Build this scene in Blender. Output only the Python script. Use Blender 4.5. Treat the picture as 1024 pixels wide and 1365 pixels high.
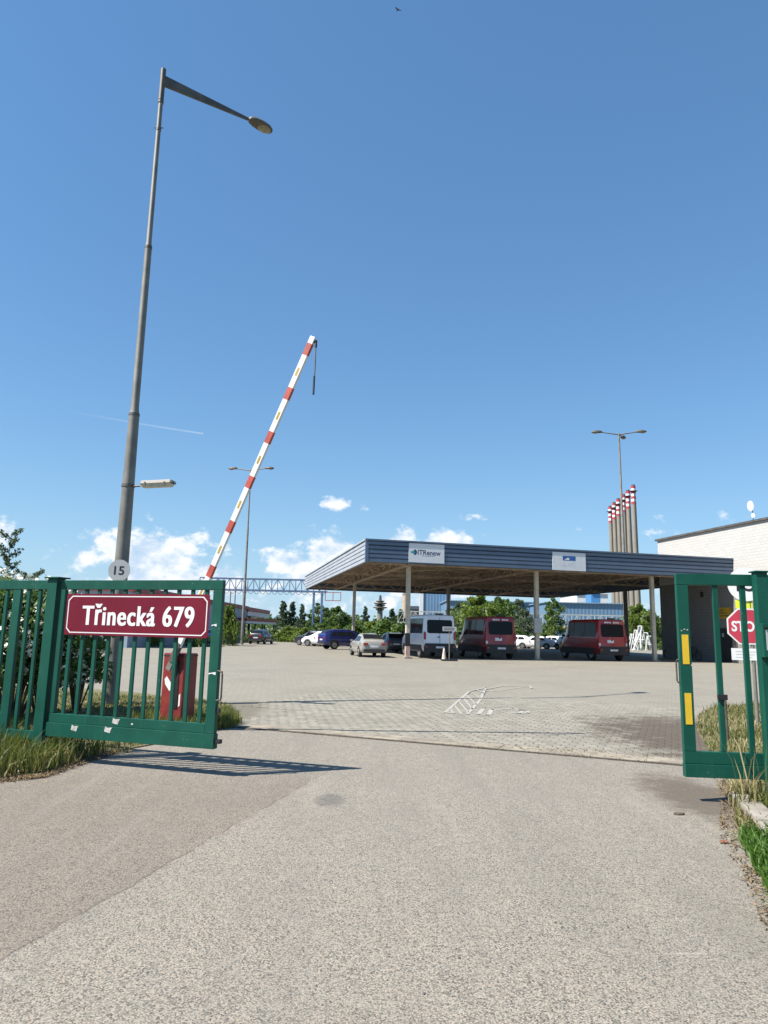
import bpy, bmesh, math, random
import numpy as np
from mathutils import Vector, Matrix

for o in list(bpy.data.objects): bpy.data.objects.remove(o)
SC = bpy.context.scene
COL = SC.collection
R = math.radians

# ------------------------------------------------------------------ camera
F_PX, CXP, CYP, EYE = 930.0, 512.0, 682.5, 1.65
PITCH, ROLL = math.atan(158.5 / F_PX), R(1.25)
_u0 = Vector((0, -math.sin(PITCH), math.cos(PITCH)))
FWD = Vector((0, math.cos(PITCH), math.sin(PITCH)))
RGT = Vector((1, 0, 0)) * math.cos(ROLL) + _u0 * math.sin(ROLL)
UPV = Vector((-1, 0, 0)) * math.sin(ROLL) + _u0 * math.cos(ROLL)
cd = bpy.data.cameras.new('camera'); cam = bpy.data.objects.new('camera', cd); COL.objects.link(cam)
cd.sensor_fit = 'VERTICAL'; cd.sensor_height = 36; cd.lens = F_PX / 1365 * 36
cd.clip_start = 0.05; cd.clip_end = 9000
M = Matrix((RGT, UPV, -FWD)).transposed().to_4x4(); M.translation = (0, 0, EYE)
cam.matrix_world = M
SC.camera = cam
SC.render.resolution_x, SC.render.resolution_y = 768, 1024

def ray(px, py): return RGT * ((px - CXP) / F_PX) - UPV * ((py - CYP) / F_PX) + FWD
def G(px, py, z=0.0):                      # point of a horizontal plane seen at a pixel
    d = ray(px, py); return Vector((0, 0, EYE)) + d * ((z - EYE) / d.z)
def at(px, py, Y):                         # point at a known distance seen at a pixel
    d = ray(px, py); return Vector((0, 0, EYE)) + d * (Y / d.y)

# ------------------------------------------------------------------ light
SUN_EL, SHADOW_AZ = R(51), R(22)
SUN = Vector((-math.cos(SHADOW_AZ) * math.cos(SUN_EL), -math.sin(SHADOW_AZ) * math.cos(SUN_EL), math.sin(SUN_EL)))
sl = bpy.data.lights.new('sun', 'SUN'); so = bpy.data.objects.new('sun', sl); COL.objects.link(so)
sl.energy = 5.0; sl.angle = R(0.53); sl.color = (1.0, 0.945, 0.865)
so.rotation_euler = (-SUN).to_track_quat('-Z', 'Y').to_euler(); so.location = (-40, -20, 60)

W = bpy.data.worlds.new('World'); SC.world = W; W.use_nodes = True
NT = W.node_tree; NT.nodes.clear()
def wn(t, **k):
    n = NT.nodes.new(t)
    for a, v in k.items(): setattr(n, a, v)
    return n
def wl(a, b): NT.links.new(a, b)
def wm(op, a, b=None, c=None, clamp=False):
    n = wn('ShaderNodeMath', operation=op, use_clamp=clamp)
    for i, v in enumerate((a, b, c)):
        if v is None: continue
        if isinstance(v, (int, float)): n.inputs[i].default_value = v
        else: wl(v, n.inputs[i])
    return n.outputs[0]
out = wn('ShaderNodeOutputWorld'); bg = wn('ShaderNodeBackground'); bg.inputs[1].default_value = 0.107
sky = wn('ShaderNodeTexSky', sky_type='NISHITA', sun_disc=False, sun_elevation=SUN_EL,
         sun_rotation=math.atan2(SUN.x, SUN.y), altitude=800, air_density=1.25, dust_density=0.0, ozone_density=6.0)
tc = wn('ShaderNodeTexCoord'); sep = wn('ShaderNodeSeparateXYZ'); wl(tc.outputs['Generated'], sep.inputs[0])
X_, Y_, Z_ = sep.outputs
AZ = wm('ARCTAN2', X_, Y_); EL = wm('ARCSINE', Z_)
# clouds: heaps at known bearings, broken by noise, and a loose low band of small ones all round the horizon
noi = wn('ShaderNodeTexNoise', noise_dimensions='3D'); noi.inputs['Scale'].default_value = 26; noi.inputs['Detail'].default_value = 9
noi.inputs['Roughness'].default_value = 0.62
mp = wn('ShaderNodeMapping'); mp.inputs['Scale'].default_value = (1, 1, 1.5); wl(tc.outputs['Generated'], mp.inputs[0]); wl(mp.outputs[0], noi.inputs['Vector'])
N1 = noi.outputs['Fac']
noi2 = wn('ShaderNodeTexNoise'); noi2.inputs['Scale'].default_value = 9; noi2.inputs['Detail'].default_value = 4
mp2 = wn('ShaderNodeMapping'); mp2.inputs['Scale'].default_value = (1, 1, 2.2); mp2.inputs['Location'].default_value = (3.1, 1.7, .4)
wl(tc.outputs['Generated'], mp2.inputs[0]); wl(mp2.outputs[0], noi2.inputs['Vector'])
heaps = [  # pixel centre, half width, half height (pixels), strength
    (205, 752, 92, 46, 1.0), (255, 772, 78, 42, .9), (160, 770, 50, 26, .75), (180, 727, 40, 22, .8), (232, 735, 34, 20, .85),
    (443, 738, 36, 30, 1.0), (385, 752, 38, 20, .85), (425, 770, 70, 26, .85), (438, 716, 20, 14, .8), (470, 742, 22, 18, .7),
    (449, 673, 19, 11, .70), (485, 677, 14, 8, .60), (540, 716, 20, 13, .85), (594, 722, 38, 15, .95), (560, 735, 60, 20, .8),
    (3, 708, 18, 20, .8), (640, 690, 34, 9, .46), (872, 706, 30, 17, .56), (972, 691, 24, 11, .55), (762, 706, 24, 9, .42),
    (110, 752, 26, 22, .48), (575, 800, 60, 26, .75), (500, 800, 80, 24, .6), (470, 765, 60, 22, .6), (870, 795, 40, 40, .55), (350, 800, 90, 22, .55)]
def ang(px, py):
    d = ray(px, py).normalized(); return math.atan2(d.x, d.y), math.asin(d.z)
total = None
for (px, py, hw, hh, s) in heaps:
    a0, e0 = ang(px, py); a1, _ = ang(px + hw, py); _, e1 = ang(px, py - hh)
    da = wm('MULTIPLY', wm('SUBTRACT', AZ, a0), 1 / max(a1 - a0, 1e-3)); de = wm('MULTIPLY', wm('SUBTRACT', EL, e0), 1 / (e1 - e0))
    q = wm('ADD', wm('MULTIPLY', da, da), wm('MULTIPLY', de, de))
    g = wm('MULTIPLY', wm('POWER', 2.718, wm('MULTIPLY', q, -0.62)), s)
    total = g if total is None else wm('MAXIMUM', total, g)
# band around the whole horizon outside the heaps
band = wm('MULTIPLY', wm('POWER', 2.718, wm('MULTIPLY', wm('POWER', wm('DIVIDE', wm('SUBTRACT', EL, .06), .075), 2), -1)),
          wm('MULTIPLY', wm('SUBTRACT', noi2.outputs['Fac'], .44), 2.4))
front = wm('SMOOTH_MIN', 1, wm('MAXIMUM', 0, wm('MULTIPLY', wm('SUBTRACT', wm('ABSOLUTE', AZ), .56), 6)), 0)
total = wm('MAXIMUM', total, wm('MULTIPLY', band, front))
dens = wm('ADD', total, wm('MULTIPLY', wm('SUBTRACT', N1, .5), wm('MULTIPLY', wm('MULTIPLY', total, 4, clamp=True), 2.1)))
mr = wn('ShaderNodeMapRange', interpolation_type='SMOOTHSTEP'); mr.inputs[1].default_value = .42; mr.inputs[2].default_value = .84
wl(dens, mr.inputs[0]); mask = wm('MULTIPLY', mr.outputs[0], .93)
# contrail
a0, e0 = ang(88, 547); a1, e1 = ang(271, 578)
sl_ = (e1 - e0) / (a1 - a0)
dist = wm('ABSOLUTE', wm('SUBTRACT', wm('SUBTRACT', EL, e0), wm('MULTIPLY', wm('SUBTRACT', AZ, a0), sl_)))
ct = wm('MULTIPLY', wm('SUBTRACT', 1, wm('DIVIDE', dist, .0016), clamp=True), .30)
pos = wm('DIVIDE', wm('SUBTRACT', AZ, a0), a1 - a0)
ct = wm('MULTIPLY', ct, wm('MULTIPLY', wm('MULTIPLY', pos, 1.0, clamp=True), wm('LESS_THAN', pos, 1.0)))
mask = wm('MAXIMUM', mask, ct)
# cloud brightness: lit tops, greyer thin undersides
noi3 = wn('ShaderNodeTexNoise'); noi3.inputs['Scale'].default_value = 26; noi3.inputs['Detail'].default_value = 6
mp3 = wn('ShaderNodeMapping'); mp3.inputs['Scale'].default_value = (1, 1, 1.5); mp3.inputs['Location'].default_value = (.012, 0, -.022)
wl(tc.outputs['Generated'], mp3.inputs[0]); wl(mp3.outputs[0], noi3.inputs['Vector'])
lit = wm('ADD', wm('MULTIPLY', wm('SUBTRACT', N1, noi3.outputs['Fac']), 4.2), wm('MULTIPLY', EL, 3.6))
mr2 = wn('ShaderNodeMapRange'); mr2.inputs[1].default_value = -.25; mr2.inputs[2].default_value = .75; wl(lit, mr2.inputs[0])
cc = wn('ShaderNodeMix', data_type='RGBA'); cc.inputs[6].default_value = (2.9, 3.6, 4.45, 1); cc.inputs[7].default_value = (5.0, 5.1, 5.2, 1)
wl(mr2.outputs[0], cc.inputs[0])
cm = wn('ShaderNodeMix', data_type='RGBA'); wl(mask, cm.inputs[0]); 
hs_ = wn('ShaderNodeHueSaturation'); hs_.inputs['Saturation'].default_value = 1.16; gm_ = wn('ShaderNodeGamma'); gm_.inputs[1].default_value = .66; wl(sky.outputs[0], gm_.inputs[0]); wl(gm_.outputs[0], hs_.inputs['Color'])
hz_ = wn('ShaderNodeMix', data_type='RGBA'); hz_.inputs[7].default_value = (2.3, 3.25, 4.2, 1)      # pale air along the horizon, all round
wl(wm('MULTIPLY', wm('POWER', 2.718, wm('MULTIPLY', wm('ABSOLUTE', EL), -9.5)), .92), hz_.inputs[0]); tn_ = wn('ShaderNodeMix', data_type='RGBA', blend_type='MULTIPLY'); tn_.inputs[0].default_value = 1; tn_.inputs[7].default_value = (.84, 1.09, 1.25, 1); wl(hs_.outputs[0], tn_.inputs[6]); wl(tn_.outputs[2], hz_.inputs[6])
wl(hz_.outputs[2], cm.inputs[6]); wl(cc.outputs[2], cm.inputs[7])
wl(cm.outputs[2], bg.inputs[0]); wl(bg.outputs[0], out.inputs[0])

SC.view_settings.view_transform = 'Standard'; SC.view_settings.look = 'None'
SC.view_settings.exposure = 1.0; SC.view_settings.gamma = 1.0; SC.view_settings.use_curve_mapping = False
SC.render.engine = 'CYCLES'

# ------------------------------------------------------------------ helpers
def tag(o, label=None, cat=None, group=None, kind=None):
    for k, v in (('label', label), ('category', cat), ('group', group), ('kind', kind)):
        if v: o[k] = v
    return o
def thing(name, label, cat, loc=(0, 0, 0), rz=0.0, group=None):
    o = bpy.data.objects.new(name, None); COL.objects.link(o); o.empty_display_size = .2
    o.location = loc; o.rotation_euler = (0, 0, rz); return tag(o, label, cat, group)
def copy_tree(o, parent=None):
    c = o.copy(); COL.objects.link(c)
    if parent is not None: c.parent = parent
    for ch in o.children: copy_tree(ch, c)
    return c

class MB:
    def __init__(s): s.v, s.f = [], []
    def add(s, vs, fs):
        b = len(s.v); s.v += [tuple(p) for p in vs]; s.f += [tuple(i + b for i in f) for f in fs]; return s
    def box(s, a, b):
        x0, y0, z0 = a; x1, y1, z1 = b
        return s.add([(x0, y0, z0), (x1, y0, z0), (x1, y1, z0), (x0, y1, z0), (x0, y0, z1), (x1, y0, z1), (x1, y1, z1), (x0, y1, z1)],
                     [(0, 3, 2, 1), (4, 5, 6, 7), (0, 1, 5, 4), (1, 2, 6, 5), (2, 3, 7, 6), (3, 0, 4, 7)])
    def bar(s, p, q, w, h, up=(0, 0, 1)):          # rectangular bar from p to q
        p, q = Vector(p), Vector(q); d = (q - p).normalized(); up = Vector(up)
        if abs(d.dot(up)) > .99: up = Vector((0, 1, 0))
        a = d.cross(up).normalized() * (w / 2); b = a.cross(d).normalized() * (h / 2)
        vs = [p - a - b, p + a - b, p + a + b, p - a + b, q - a - b, q + a - b, q + a + b, q - a + b]
        return s.add(vs, [(0, 3, 2, 1), (4, 5, 6, 7), (0, 1, 5, 4), (1, 2, 6, 5), (2, 3, 7, 6), (3, 0, 4, 7)])
    def tube(s, pts, rad, n=10, cap=True):
        pts = [Vector(p) for p in pts]
        if not hasattr(rad, '__len__'): rad = [rad] * len(pts)
        rings = []
        for i, p in enumerate(pts):
            d = (pts[min(i + 1, len(pts) - 1)] - pts[max(i - 1, 0)])
            if d.length < 1e-6: d = Vector((0, 0, 1))
            d.normalize(); up = Vector((0, 0, 1)) if abs(d.z) < .95 else Vector((0, 1, 0))
            a = d.cross(up).normalized(); b = a.cross(d).normalized()
            rings.append([p + (a * math.cos(2 * math.pi * k / n) + b * math.sin(2 * math.pi * k / n)) * rad[i] for k in range(n)])
        vs = [v for r in rings for v in r]; fs = []
        for i in range(len(pts) - 1):
            for k in range(n):
                fs.append((i * n + k, i * n + (k + 1) % n, (i + 1) * n + (k + 1) % n, (i + 1) * n + k))
        if cap: fs += [tuple(range(n - 1, -1, -1)), tuple((len(pts) - 1) * n + k for k in range(n))]
        return s.add(vs, fs)
    def prism(s, poly, o, ax, ay, az, t):          # polygon in the ax/ay plane at o, thickness t along az
        o, ax, ay, az = Vector(o), Vector(ax), Vector(ay), Vector(az); n = len(poly)
        vs = [o + ax * x + ay * y for x, y in poly] + [o + ax * x + ay * y + az * t for x, y in poly]
        fs = [tuple(range(n - 1, -1, -1)), tuple(range(n, 2 * n))] + [(i, (i + 1) % n, n + (i + 1) % n, n + i) for i in range(n)]
        return s.add(vs, fs)
    def lathe(s, prof, n=16, c=(0, 0, 0)):
        c = Vector(c); vs = []; fs = []
        for r, z in prof:
            for k in range(n):
                vs.append(c + Vector((r * math.cos(2 * math.pi * k / n), r * math.sin(2 * math.pi * k / n), z)))
        for i in range(len(prof) - 1):
            for k in range(n): fs.append((i * n + k, i * n + (k + 1) % n, (i + 1) * n + (k + 1) % n, (i + 1) * n + k))
        fs += [tuple(range(n - 1, -1, -1)), tuple((len(prof) - 1) * n + k for k in range(n))]
        return s.add(vs, fs)
    def mesh(s, name, smooth=None, bevel=0, seg=2):
        me = bpy.data.meshes.new(name); me.from_pydata(s.v, [], s.f)
        bm = bmesh.new(); bm.from_mesh(me); bmesh.ops.recalc_face_normals(bm, faces=bm.faces)
        if bevel:
            ed = [e for e in bm.edges if len(e.link_faces) == 2 and e.calc_face_angle(0) > .5]
            bmesh.ops.bevel(bm, geom=ed, offset=bevel, segments=seg, profile=.7, affect='EDGES', clamp_overlap=True)
        bm.to_mesh(me); bm.free()
        if smooth is not None:
            me.polygons.foreach_set('use_smooth', [True] * len(me.polygons)); me.set_sharp_from_angle(angle=R(smooth))
        return me
    def build(s, name, mat, parent=None, smooth=None, bevel=0, seg=2):
        me = s.mesh(name, smooth, bevel, seg)
        return link(name, me, mat, parent)
def link(name, me, mat, parent=None):
    if mat and not me.materials: me.materials.append(mat)
    o = bpy.data.objects.new(name, me); COL.objects.link(o)
    if parent is not None: o.parent = parent
    return o

# ------------------------------------------------------------------ materials
MATS = {}
class NB:
    def __init__(s, name):
        s.m = bpy.data.materials.new(name); s.m.use_nodes = True; s.t = s.m.node_tree; s.n = s.t.nodes
        s.b = s.n['Principled BSDF']; s.tc = s.n.new('ShaderNodeTexCoord')
    def __call__(s, t, **k):
        n = s.n.new(t)
        for a, v in k.items(): setattr(n, a, v)
        return n
    def l(s, a, b): s.t.links.new(a, b)
    def math(s, op, a, b=None, c=None, clamp=False):
        n = s('ShaderNodeMath', operation=op, use_clamp=clamp)
        for i, v in enumerate((a, b, c)):
            if v is None: continue
            if isinstance(v, (int, float)): n.inputs[i].default_value = v
            else: s.l(v, n.inputs[i])
        return n.outputs[0]
    def noise(s, scale, detail=4, rough=.55, vec=None, stretch=None, coord='Object'):
        n = s('ShaderNodeTexNoise'); n.inputs['Scale'].default_value = scale; n.inputs['Detail'].default_value = detail
        n.inputs['Roughness'].default_value = rough
        src = vec or s.tc.outputs[coord]
        if stretch:
            mp = s('ShaderNodeMapping'); mp.inputs['Scale'].default_value = stretch; s.l(src, mp.inputs[0]); src = mp.outputs[0]
        s.l(src, n.inputs['Vector']); return n.outputs['Fac']
    def ramp(s, fac, lo, hi):
        n = s('ShaderNodeMapRange', interpolation_type='SMOOTHSTEP'); n.inputs[1].default_value = lo; n.inputs[2].default_value = hi
        s.l(fac, n.inputs[0]); return n.outputs[0]
    def mix(s, fac, a, b, blend='MIX'):
        n = s('ShaderNodeMix', data_type='RGBA', blend_type=blend)
        for i, v in ((0, fac), (6, a), (7, b)):
            if isinstance(v, (int, float)): n.inputs[i].default_value = v
            elif isinstance(v, tuple): n.inputs[i].default_value = (*v[:3], 1)
            else: s.l(v, n.inputs[i])
        return n.outputs[2]
    def color(s, c):
        if isinstance(c, tuple): s.b.inputs['Base Color'].default_value = (*c[:3], 1)
        else: s.l(c, s.b.inputs['Base Color'])
    def bump(s, h, strength=.3, dist=.01):
        n = s('ShaderNodeBump'); n.inputs['Strength'].default_value = strength; n.inputs['Distance'].default_value = dist
        s.l(h, n.inputs['Height']); s.l(n.outputs[0], s.b.inputs['Normal'])
    def rough(s, r):
        if isinstance(r, (int, float)): s.b.inputs['Roughness'].default_value = r
        else: s.l(r, s.b.inputs['Roughness'])

def paint(name, col, rough=.5, metal=0., var=.18, scale=3., dirt=None, dirt_amt=.4, coat=0., bump=0.):
    if name in MATS: return MATS[name]
    b = NB(name); n1 = b.noise(scale, 5); dk = tuple(c * (1 - var) for c in col); lt = tuple(min(1, c * (1 + var)) for c in col)
    c = b.mix(b.ramp(n1, .3, .7), dk, lt)
    if dirt:
        n2 = b.noise(scale * 2.7, 7, .68); c = b.mix(b.math('MULTIPLY', b.ramp(n2, .52, .72), dirt_amt), c, dirt)
    b.color(c); b.b.inputs['Metallic'].default_value = metal
    b.rough(b.math('ADD', b.math('MULTIPLY', n1, .2), rough - .1))
    if coat: b.b.inputs['Coat Weight'].default_value = coat; b.b.inputs['Coat Roughness'].default_value = .06
    if bump: b.bump(b.noise(scale * 12, 4), bump, .004)
    MATS[name] = b.m; return b.m

def leafmat(name, dark, light, trans=.35, yellow=None):
    b = NB(name); n1 = b.noise(.9, 3); geo = b('ShaderNodeNewGeometry')
    c = b.mix(b.ramp(n1, .3, .7), dark, light)
    c = b.mix(b.math('MULTIPLY', geo.outputs['Random Per Island'], .6), c, tuple(x * 1.5 for x in (yellow or light)))
    b.color(c); b.rough(.55)
    tr = b('ShaderNodeBsdfTranslucent'); b.l(b.mix(.5, c, (light[0] * 1.6, light[1] * 1.7, light[2])), tr.inputs[0])
    mx = b('ShaderNodeMixShader'); mx.inputs[0].default_value = trans
    b.l(b.b.outputs[0], mx.inputs[1]); b.l(tr.outputs[0], mx.inputs[2]); b.l(mx.outputs[0], b.n['Material Output'].inputs[0])
    MATS[name] = b.m; return b.m

# threshold frame: origin on its left end, +a along it to the right, +b into the yard
T0, T1 = G(300, 968), G(920, 1021)
TA = (T1 - T0).normalized(); TB = Vector((-TA.y, TA.x, 0))
def th(a, b, z=0.0): return T0 + TA * a + TB * b + Vector((0, 0, z))

def asphalt():
    b = NB('asphalt'); P = b.tc.outputs['Object']
    vor = b('ShaderNodeTexVoronoi'); vor.inputs['Scale'].default_value = 120; b.l(P, vor.inputs['Vector'])
    vsep = b('ShaderNodeSeparateColor'); b.l(vor.outputs['Color'], vsep.inputs[0])
    stone = b.mix(b.ramp(vsep.outputs[0], .0, 1), (.235, .214, .176), (.46, .42, .345))
    stone = b.mix(b.math('GREATER_THAN', vsep.outputs[1], .84), stone, (.085, .076, .064))
    stone = b.mix(b.math('GREATER_THAN', vsep.outputs[2], .92), stone, (.46, .37, .28))
    binder = b.ramp(vor.outputs['Distance'], .38, .72)
    c = b.mix(b.math('MULTIPLY', binder, .6), stone, (.13, .115, .092))
    big = b.noise(.55, 6, .6); c = b.mix(b.math('MULTIPLY', b.ramp(big, .35, .72), .30), c, (.215, .195, .16))
    med = b.noise(4.5, 5, .65); c = b.mix(b.math('MULTIPLY', b.ramp(med, .5, .75), .25), c, (.42, .38, .31))
    # older, darker and pinker lane left of the seam
    s0, s1 = G(0, 1280), G(330, 1090); d = (s1 - s0).normalized()
    sp = b('ShaderNodeSeparateXYZ'); b.l(P, sp.inputs[0])
    off = b.math('ADD', b.math('MULTIPLY', b.math('SUBTRACT', sp.outputs[0], s0.x), d.y), b.math('MULTIPLY', b.math('SUBTRACT', sp.outputs[1], s0.y), -d.x))
    off = b.math('ADD', off, b.math('MULTIPLY', b.math('SUBTRACT', b.noise(3, 4), .5), .10))
    near = b.math('SUBTRACT', 1, b.ramp(sp.outputs[1], 7.6, 9.6))
    left = b.math('MULTIPLY', b.math('SUBTRACT', 1, b.ramp(off, -.02, .03)), near)
    c = b.mix(left, c, (.84, .80, .785), 'MULTIPLY')
    seam = b.math('SUBTRACT', 1, b.math('DIVIDE', b.math('ABSOLUTE', off), .012), clamp=True)
    seam = b.math('MULTIPLY', b.math('MULTIPLY', seam, near), b.ramp(b.noise(2.2, 5), .36, .55))
    c = b.mix(b.math('MULTIPLY', seam, .75), c, (.06, .052, .046))
    # long faint wheel tracks running through the gateway, and grit lying along the edges
    trk = b.noise(1.0, 5, .6, stretch=(2.1, .16, 1)); c = b.mix(b.math('MULTIPLY', b.ramp(trk, .46, .68), .20), c, (.17, .158, .135))
    trk2 = b.noise(1.0, 4, .6, stretch=(3.4, .22, 1)); c = b.mix(b.math('MULTIPLY', b.ramp(trk2, .55, .75), .16), c, (.44, .41, .35))
    sp_n = b.noise(26, 3, .5); c = b.mix(b.math('MULTIPLY', b.ramp(sp_n, .70, .76), .5), c, (.075, .068, .058))
    # wheel-polished dark lane in the middle and an oil spot
    def blot(px, py, rx, ry, amt, colr, cin):
        q = G(px, py); dx = b.math('DIVIDE', b.math('SUBTRACT', sp.outputs[0], q.x), rx); dy = b.math('DIVIDE', b.math('SUBTRACT', sp.outputs[1], q.y), ry)
        r = b.math('ADD', b.math('ADD', b.math('MULTIPLY', dx, dx), b.math('MULTIPLY', dy, dy)), b.math('MULTIPLY', b.math('SUBTRACT', b.noise(5, 7, .7), .5), 2.4))
        return b.mix(b.math('MULTIPLY', b.math('SUBTRACT', 1, b.ramp(r, .1, 1.25)), amt), cin, colr)
    c = blot(440, 1066, .16, .30, .55, (.085, .08, .075), c)
    c = blot(735, 1150, .30, 2.2, .14, (.13, .125, .10), c)
    c = blot(930, 1062, .55, 1.35, .8, (.105, .08, .056), c)
    c = blot(1000, 1250, .3, .9, .16, (.12, .115, .08), c)
    c = blot(917, 1271, .12, .02, .25, (.62, .60, .54), c)
    c = b.mix(1.0, c, (.735, .735, .735), 'MULTIPLY'); b.color(c); b.rough(.88)
    h = b.math('ADD', b.math('MULTIPLY', vor.outputs['Distance'], -.7), b.math('MULTIPLY', med, .3))
    b.bump(h, .4, .006); return b.m

def pavermat(name, grid):
    b = NB(name); P = b.tc.outputs['Object']
    geo = b('ShaderNodeNewGeometry'); oi = b('ShaderNodeObjectInfo')
    sp = b('ShaderNodeSeparateXYZ')
    g2 = geo.outputs['Position']; b.l(g2, sp.inputs[0])
    big = b.noise(.35, 6, .62, vec=g2); fine = b.noise(38, 5, .7, vec=g2); med = b.noise(3, 5, .6, vec=g2)
    c = b.mix(b.ramp(fine, .3, .7), (.245, .225, .182), (.345, .318, .255))
    if grid:
        br = b('ShaderNodeTexBrick'); br.inputs['Scale'].default_value = 1; br.inputs['Brick Width'].default_value = .205; br.inputs['Row Height'].default_value = .17
        br.inputs['Mortar Size'].default_value = .012; br.inputs['Mortar Smooth'].default_value = .3
        br.inputs['Color1'].default_value = (1.06, 1.06, 1.06, 1); br.inputs['Color2'].default_value = (.92, .92, .92, 1); br.inputs['Mortar'].default_value = (.80, .77, .72, 1)
        mp = b('ShaderNodeMapping'); mp.vector_type = 'TEXTURE'; mp.inputs['Location'].default_value = tuple(T0); mp.inputs['Rotation'].default_value = (0, 0, math.atan2(TA.y, TA.x))
        b.l(g2, mp.inputs[0]); b.l(mp.outputs[0], br.inputs['Vector']); c = b.mix(1.0, c, br.outputs['Color'], 'MULTIPLY')
    else:
        v = b.math('ADD', b.math('MULTIPLY', b.math('FRACT', b.math('ADD', geo.outputs['Random Per Island'], oi.outputs['Random'])), .30), .84)
        vm = b('ShaderNodeCombineColor'); [b.l(v, vm.inputs[i]) for i in range(3)]
        c = b.mix(1.0, c, vm.outputs[0], 'MULTIPLY')
    c = b.mix(b.math('MULTIPLY', b.ramp(big, .42, .7), .42), c, (.20, .185, .15))
    c = b.mix(b.math('MULTIPLY', b.ramp(med, .5, .8), .25), c, (.40, .38, .34))
    # soil washed over the pavers by the right verge
    q = G(935, 985); dx = b.math('DIVIDE', b.math('SUBTRACT', sp.outputs[0], q.x + .2), 2.1); dy = b.math('DIVIDE', b.math('SUBTRACT', sp.outputs[1], q.y), 3.6)
    r = b.math('ADD', b.math('ADD', b.math('MULTIPLY', dx, dx), b.math('MULTIPLY', dy, dy)), b.math('MULTIPLY', b.math('SUBTRACT', b.noise(2.4, 8, .72, vec=g2), .5), 2.6))
    c = b.mix(b.math('MULTIPLY', b.math('SUBTRACT', 1, b.ramp(r, .25, 1.15)), .88), c, (.088, .066, .044))
    q = G(300, 950); dx = b.math('DIVIDE', b.math('SUBTRACT', sp.outputs[0], q.x), .8); dy = b.math('DIVIDE', b.math('SUBTRACT', sp.outputs[1], q.y), 2.6)
    r = b.math('ADD', b.math('ADD', b.math('MULTIPLY', dx, dx), b.math('MULTIPLY', dy, dy)), b.math('MULTIPLY', b.math('SUBTRACT', b.noise(2.6, 6, .65, vec=g2), .5), 1.2))
    c = b.mix(b.math('MULTIPLY', b.math('SUBTRACT', 1, b.ramp(r, .25, 1.15)), .6), c, (.12, .105, .06))
    c = b.mix(1.0, c, (.735, .735, .735), 'MULTIPLY'); b.color(c); b.rough(.9); b.bump(b.math('ADD', fine, med), .3, .006); return b.m

def soilmat(name, c0, c1, c2):
    b = NB(name); n1 = b.noise(1.2, 6, .6); n2 = b.noise(18, 6, .7)
    c = b.mix(b.ramp(n1, .35, .65), c0, c1); c = b.mix(b.math('MULTIPLY', b.ramp(n2, .45, .7), .6), c, c2)
    c = b.mix(1.0, c, (.78, .78, .78), 'MULTIPLY'); b.color(c); b.rough(.95); b.bump(n2, .8, .03); return b.m

m_asphalt = asphalt(); m_paver = pavermat('paver_concrete', False); m_yard = pavermat('yard_paving', True)
m_land = soilmat('land', (.10, .115, .045), (.19, .17, .09), (.07, .09, .03))
m_verge = soilmat('verge_soil', (.19, .165, .085), (.14, .135, .055), (.26, .22, .13))
m_concrete = paint('concrete', (.25, .228, .19), .9, var=.2, scale=4, dirt=(.13, .11, .08), dirt_amt=.7, bump=.4)
m_steel = paint('dull_steel', (.10, .085, .07), .6, .5, var=.3, scale=9, dirt=(.12, .07, .04), dirt_amt=.6)
def greenpaint():
    b = NB('green_paint'); n1 = b.noise(2.2, 5); st_ = b.noise(5, 6, .65, stretch=(3, 3, .35)); fl = b.noise(55, 4, .6); pt = b.noise(3.5, 4, .6)
    c = b.mix(b.ramp(n1, .3, .7), (.003, .055, .037), (.005, .075, .050)); c = b.mix(b.math('MULTIPLY', b.ramp(st_, .52, .72), .38), c, (.016, .085, .064))
    c = b.mix(b.math('MULTIPLY', b.ramp(b.noise(7, 7, .7), .60, .74), .45), c, (.012, .045, .03))
    chip = b.math('MULTIPLY', b.ramp(fl, .66, .70), b.ramp(pt, .50, .62)); c = b.mix(chip, c, b.mix(b.ramp(n1, .45, .55), (.10, .05, .028), (.20, .24, .21)))
    b.color(c); b.rough(b.math('ADD', b.math('MULTIPLY', st_, .35), .33)); b.b.inputs['Specular IOR Level'].default_value = .28
    b.bump(b.math('SUBTRACT', b.noise(40, 4), chip), .18, .003); return b.m
m_green = greenpaint()
m_bare = paint('bare_metal', (.52, .50, .46), .5, .3, var=.3, scale=30)
m_black = paint('black_plastic', (.012, .012, .013), .5)
m_burg = paint('burgundy_enamel', (.135, .006, .019), .4, var=.08, scale=2, dirt=(.15, .015, .03), dirt_amt=.25); m_burg.node_tree.nodes['Principled BSDF'].inputs['Specular IOR Level'].default_value = .3
m_white = paint('white_paint', (.66, .66, .65), .45, var=.05, scale=3, dirt=(.55, .53, .48), dirt_amt=.35)
m_galv = paint('galvanised_steel', (.175, .168, .15), .6, .25, var=.2, scale=2.5, dirt=(.17, .16, .14), dirt_amt=.6)
m_galvdk = paint('weathered_steel', (.10, .092, .082), .6, .3, var=.25, scale=3, dirt=(.10, .085, .07), dirt_amt=.6)
m_signgrey = paint('sign_grey', (.36, .375, .375), .55, var=.06)
m_ink = paint('ink_black', (.012, .013, .02), .5)
m_redp = paint('faded_red_paint', (.18, .020, .018), .5, var=.2, scale=4, dirt=(.15, .04, .035), dirt_amt=.6)
m_redstripe = paint('red_stripe', (.36, .06, .04), .5, var=.15, scale=6)
m_yellow = paint('yellow_reflector', (.62, .40, .02), .4, var=.1)
m_amber = paint('amber_reflector', (.36, .25, .03), .4, var=.15)
m_lens = paint('lamp_lens', (.26, .22, .14), .25, var=.2, scale=12)
m_lens2 = paint('pale_diffuser', (.55, .50, .40), .35, var=.15, scale=12)
m_tyre = paint('tyre_rubber', (.018, .018, .019), .8)
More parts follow.
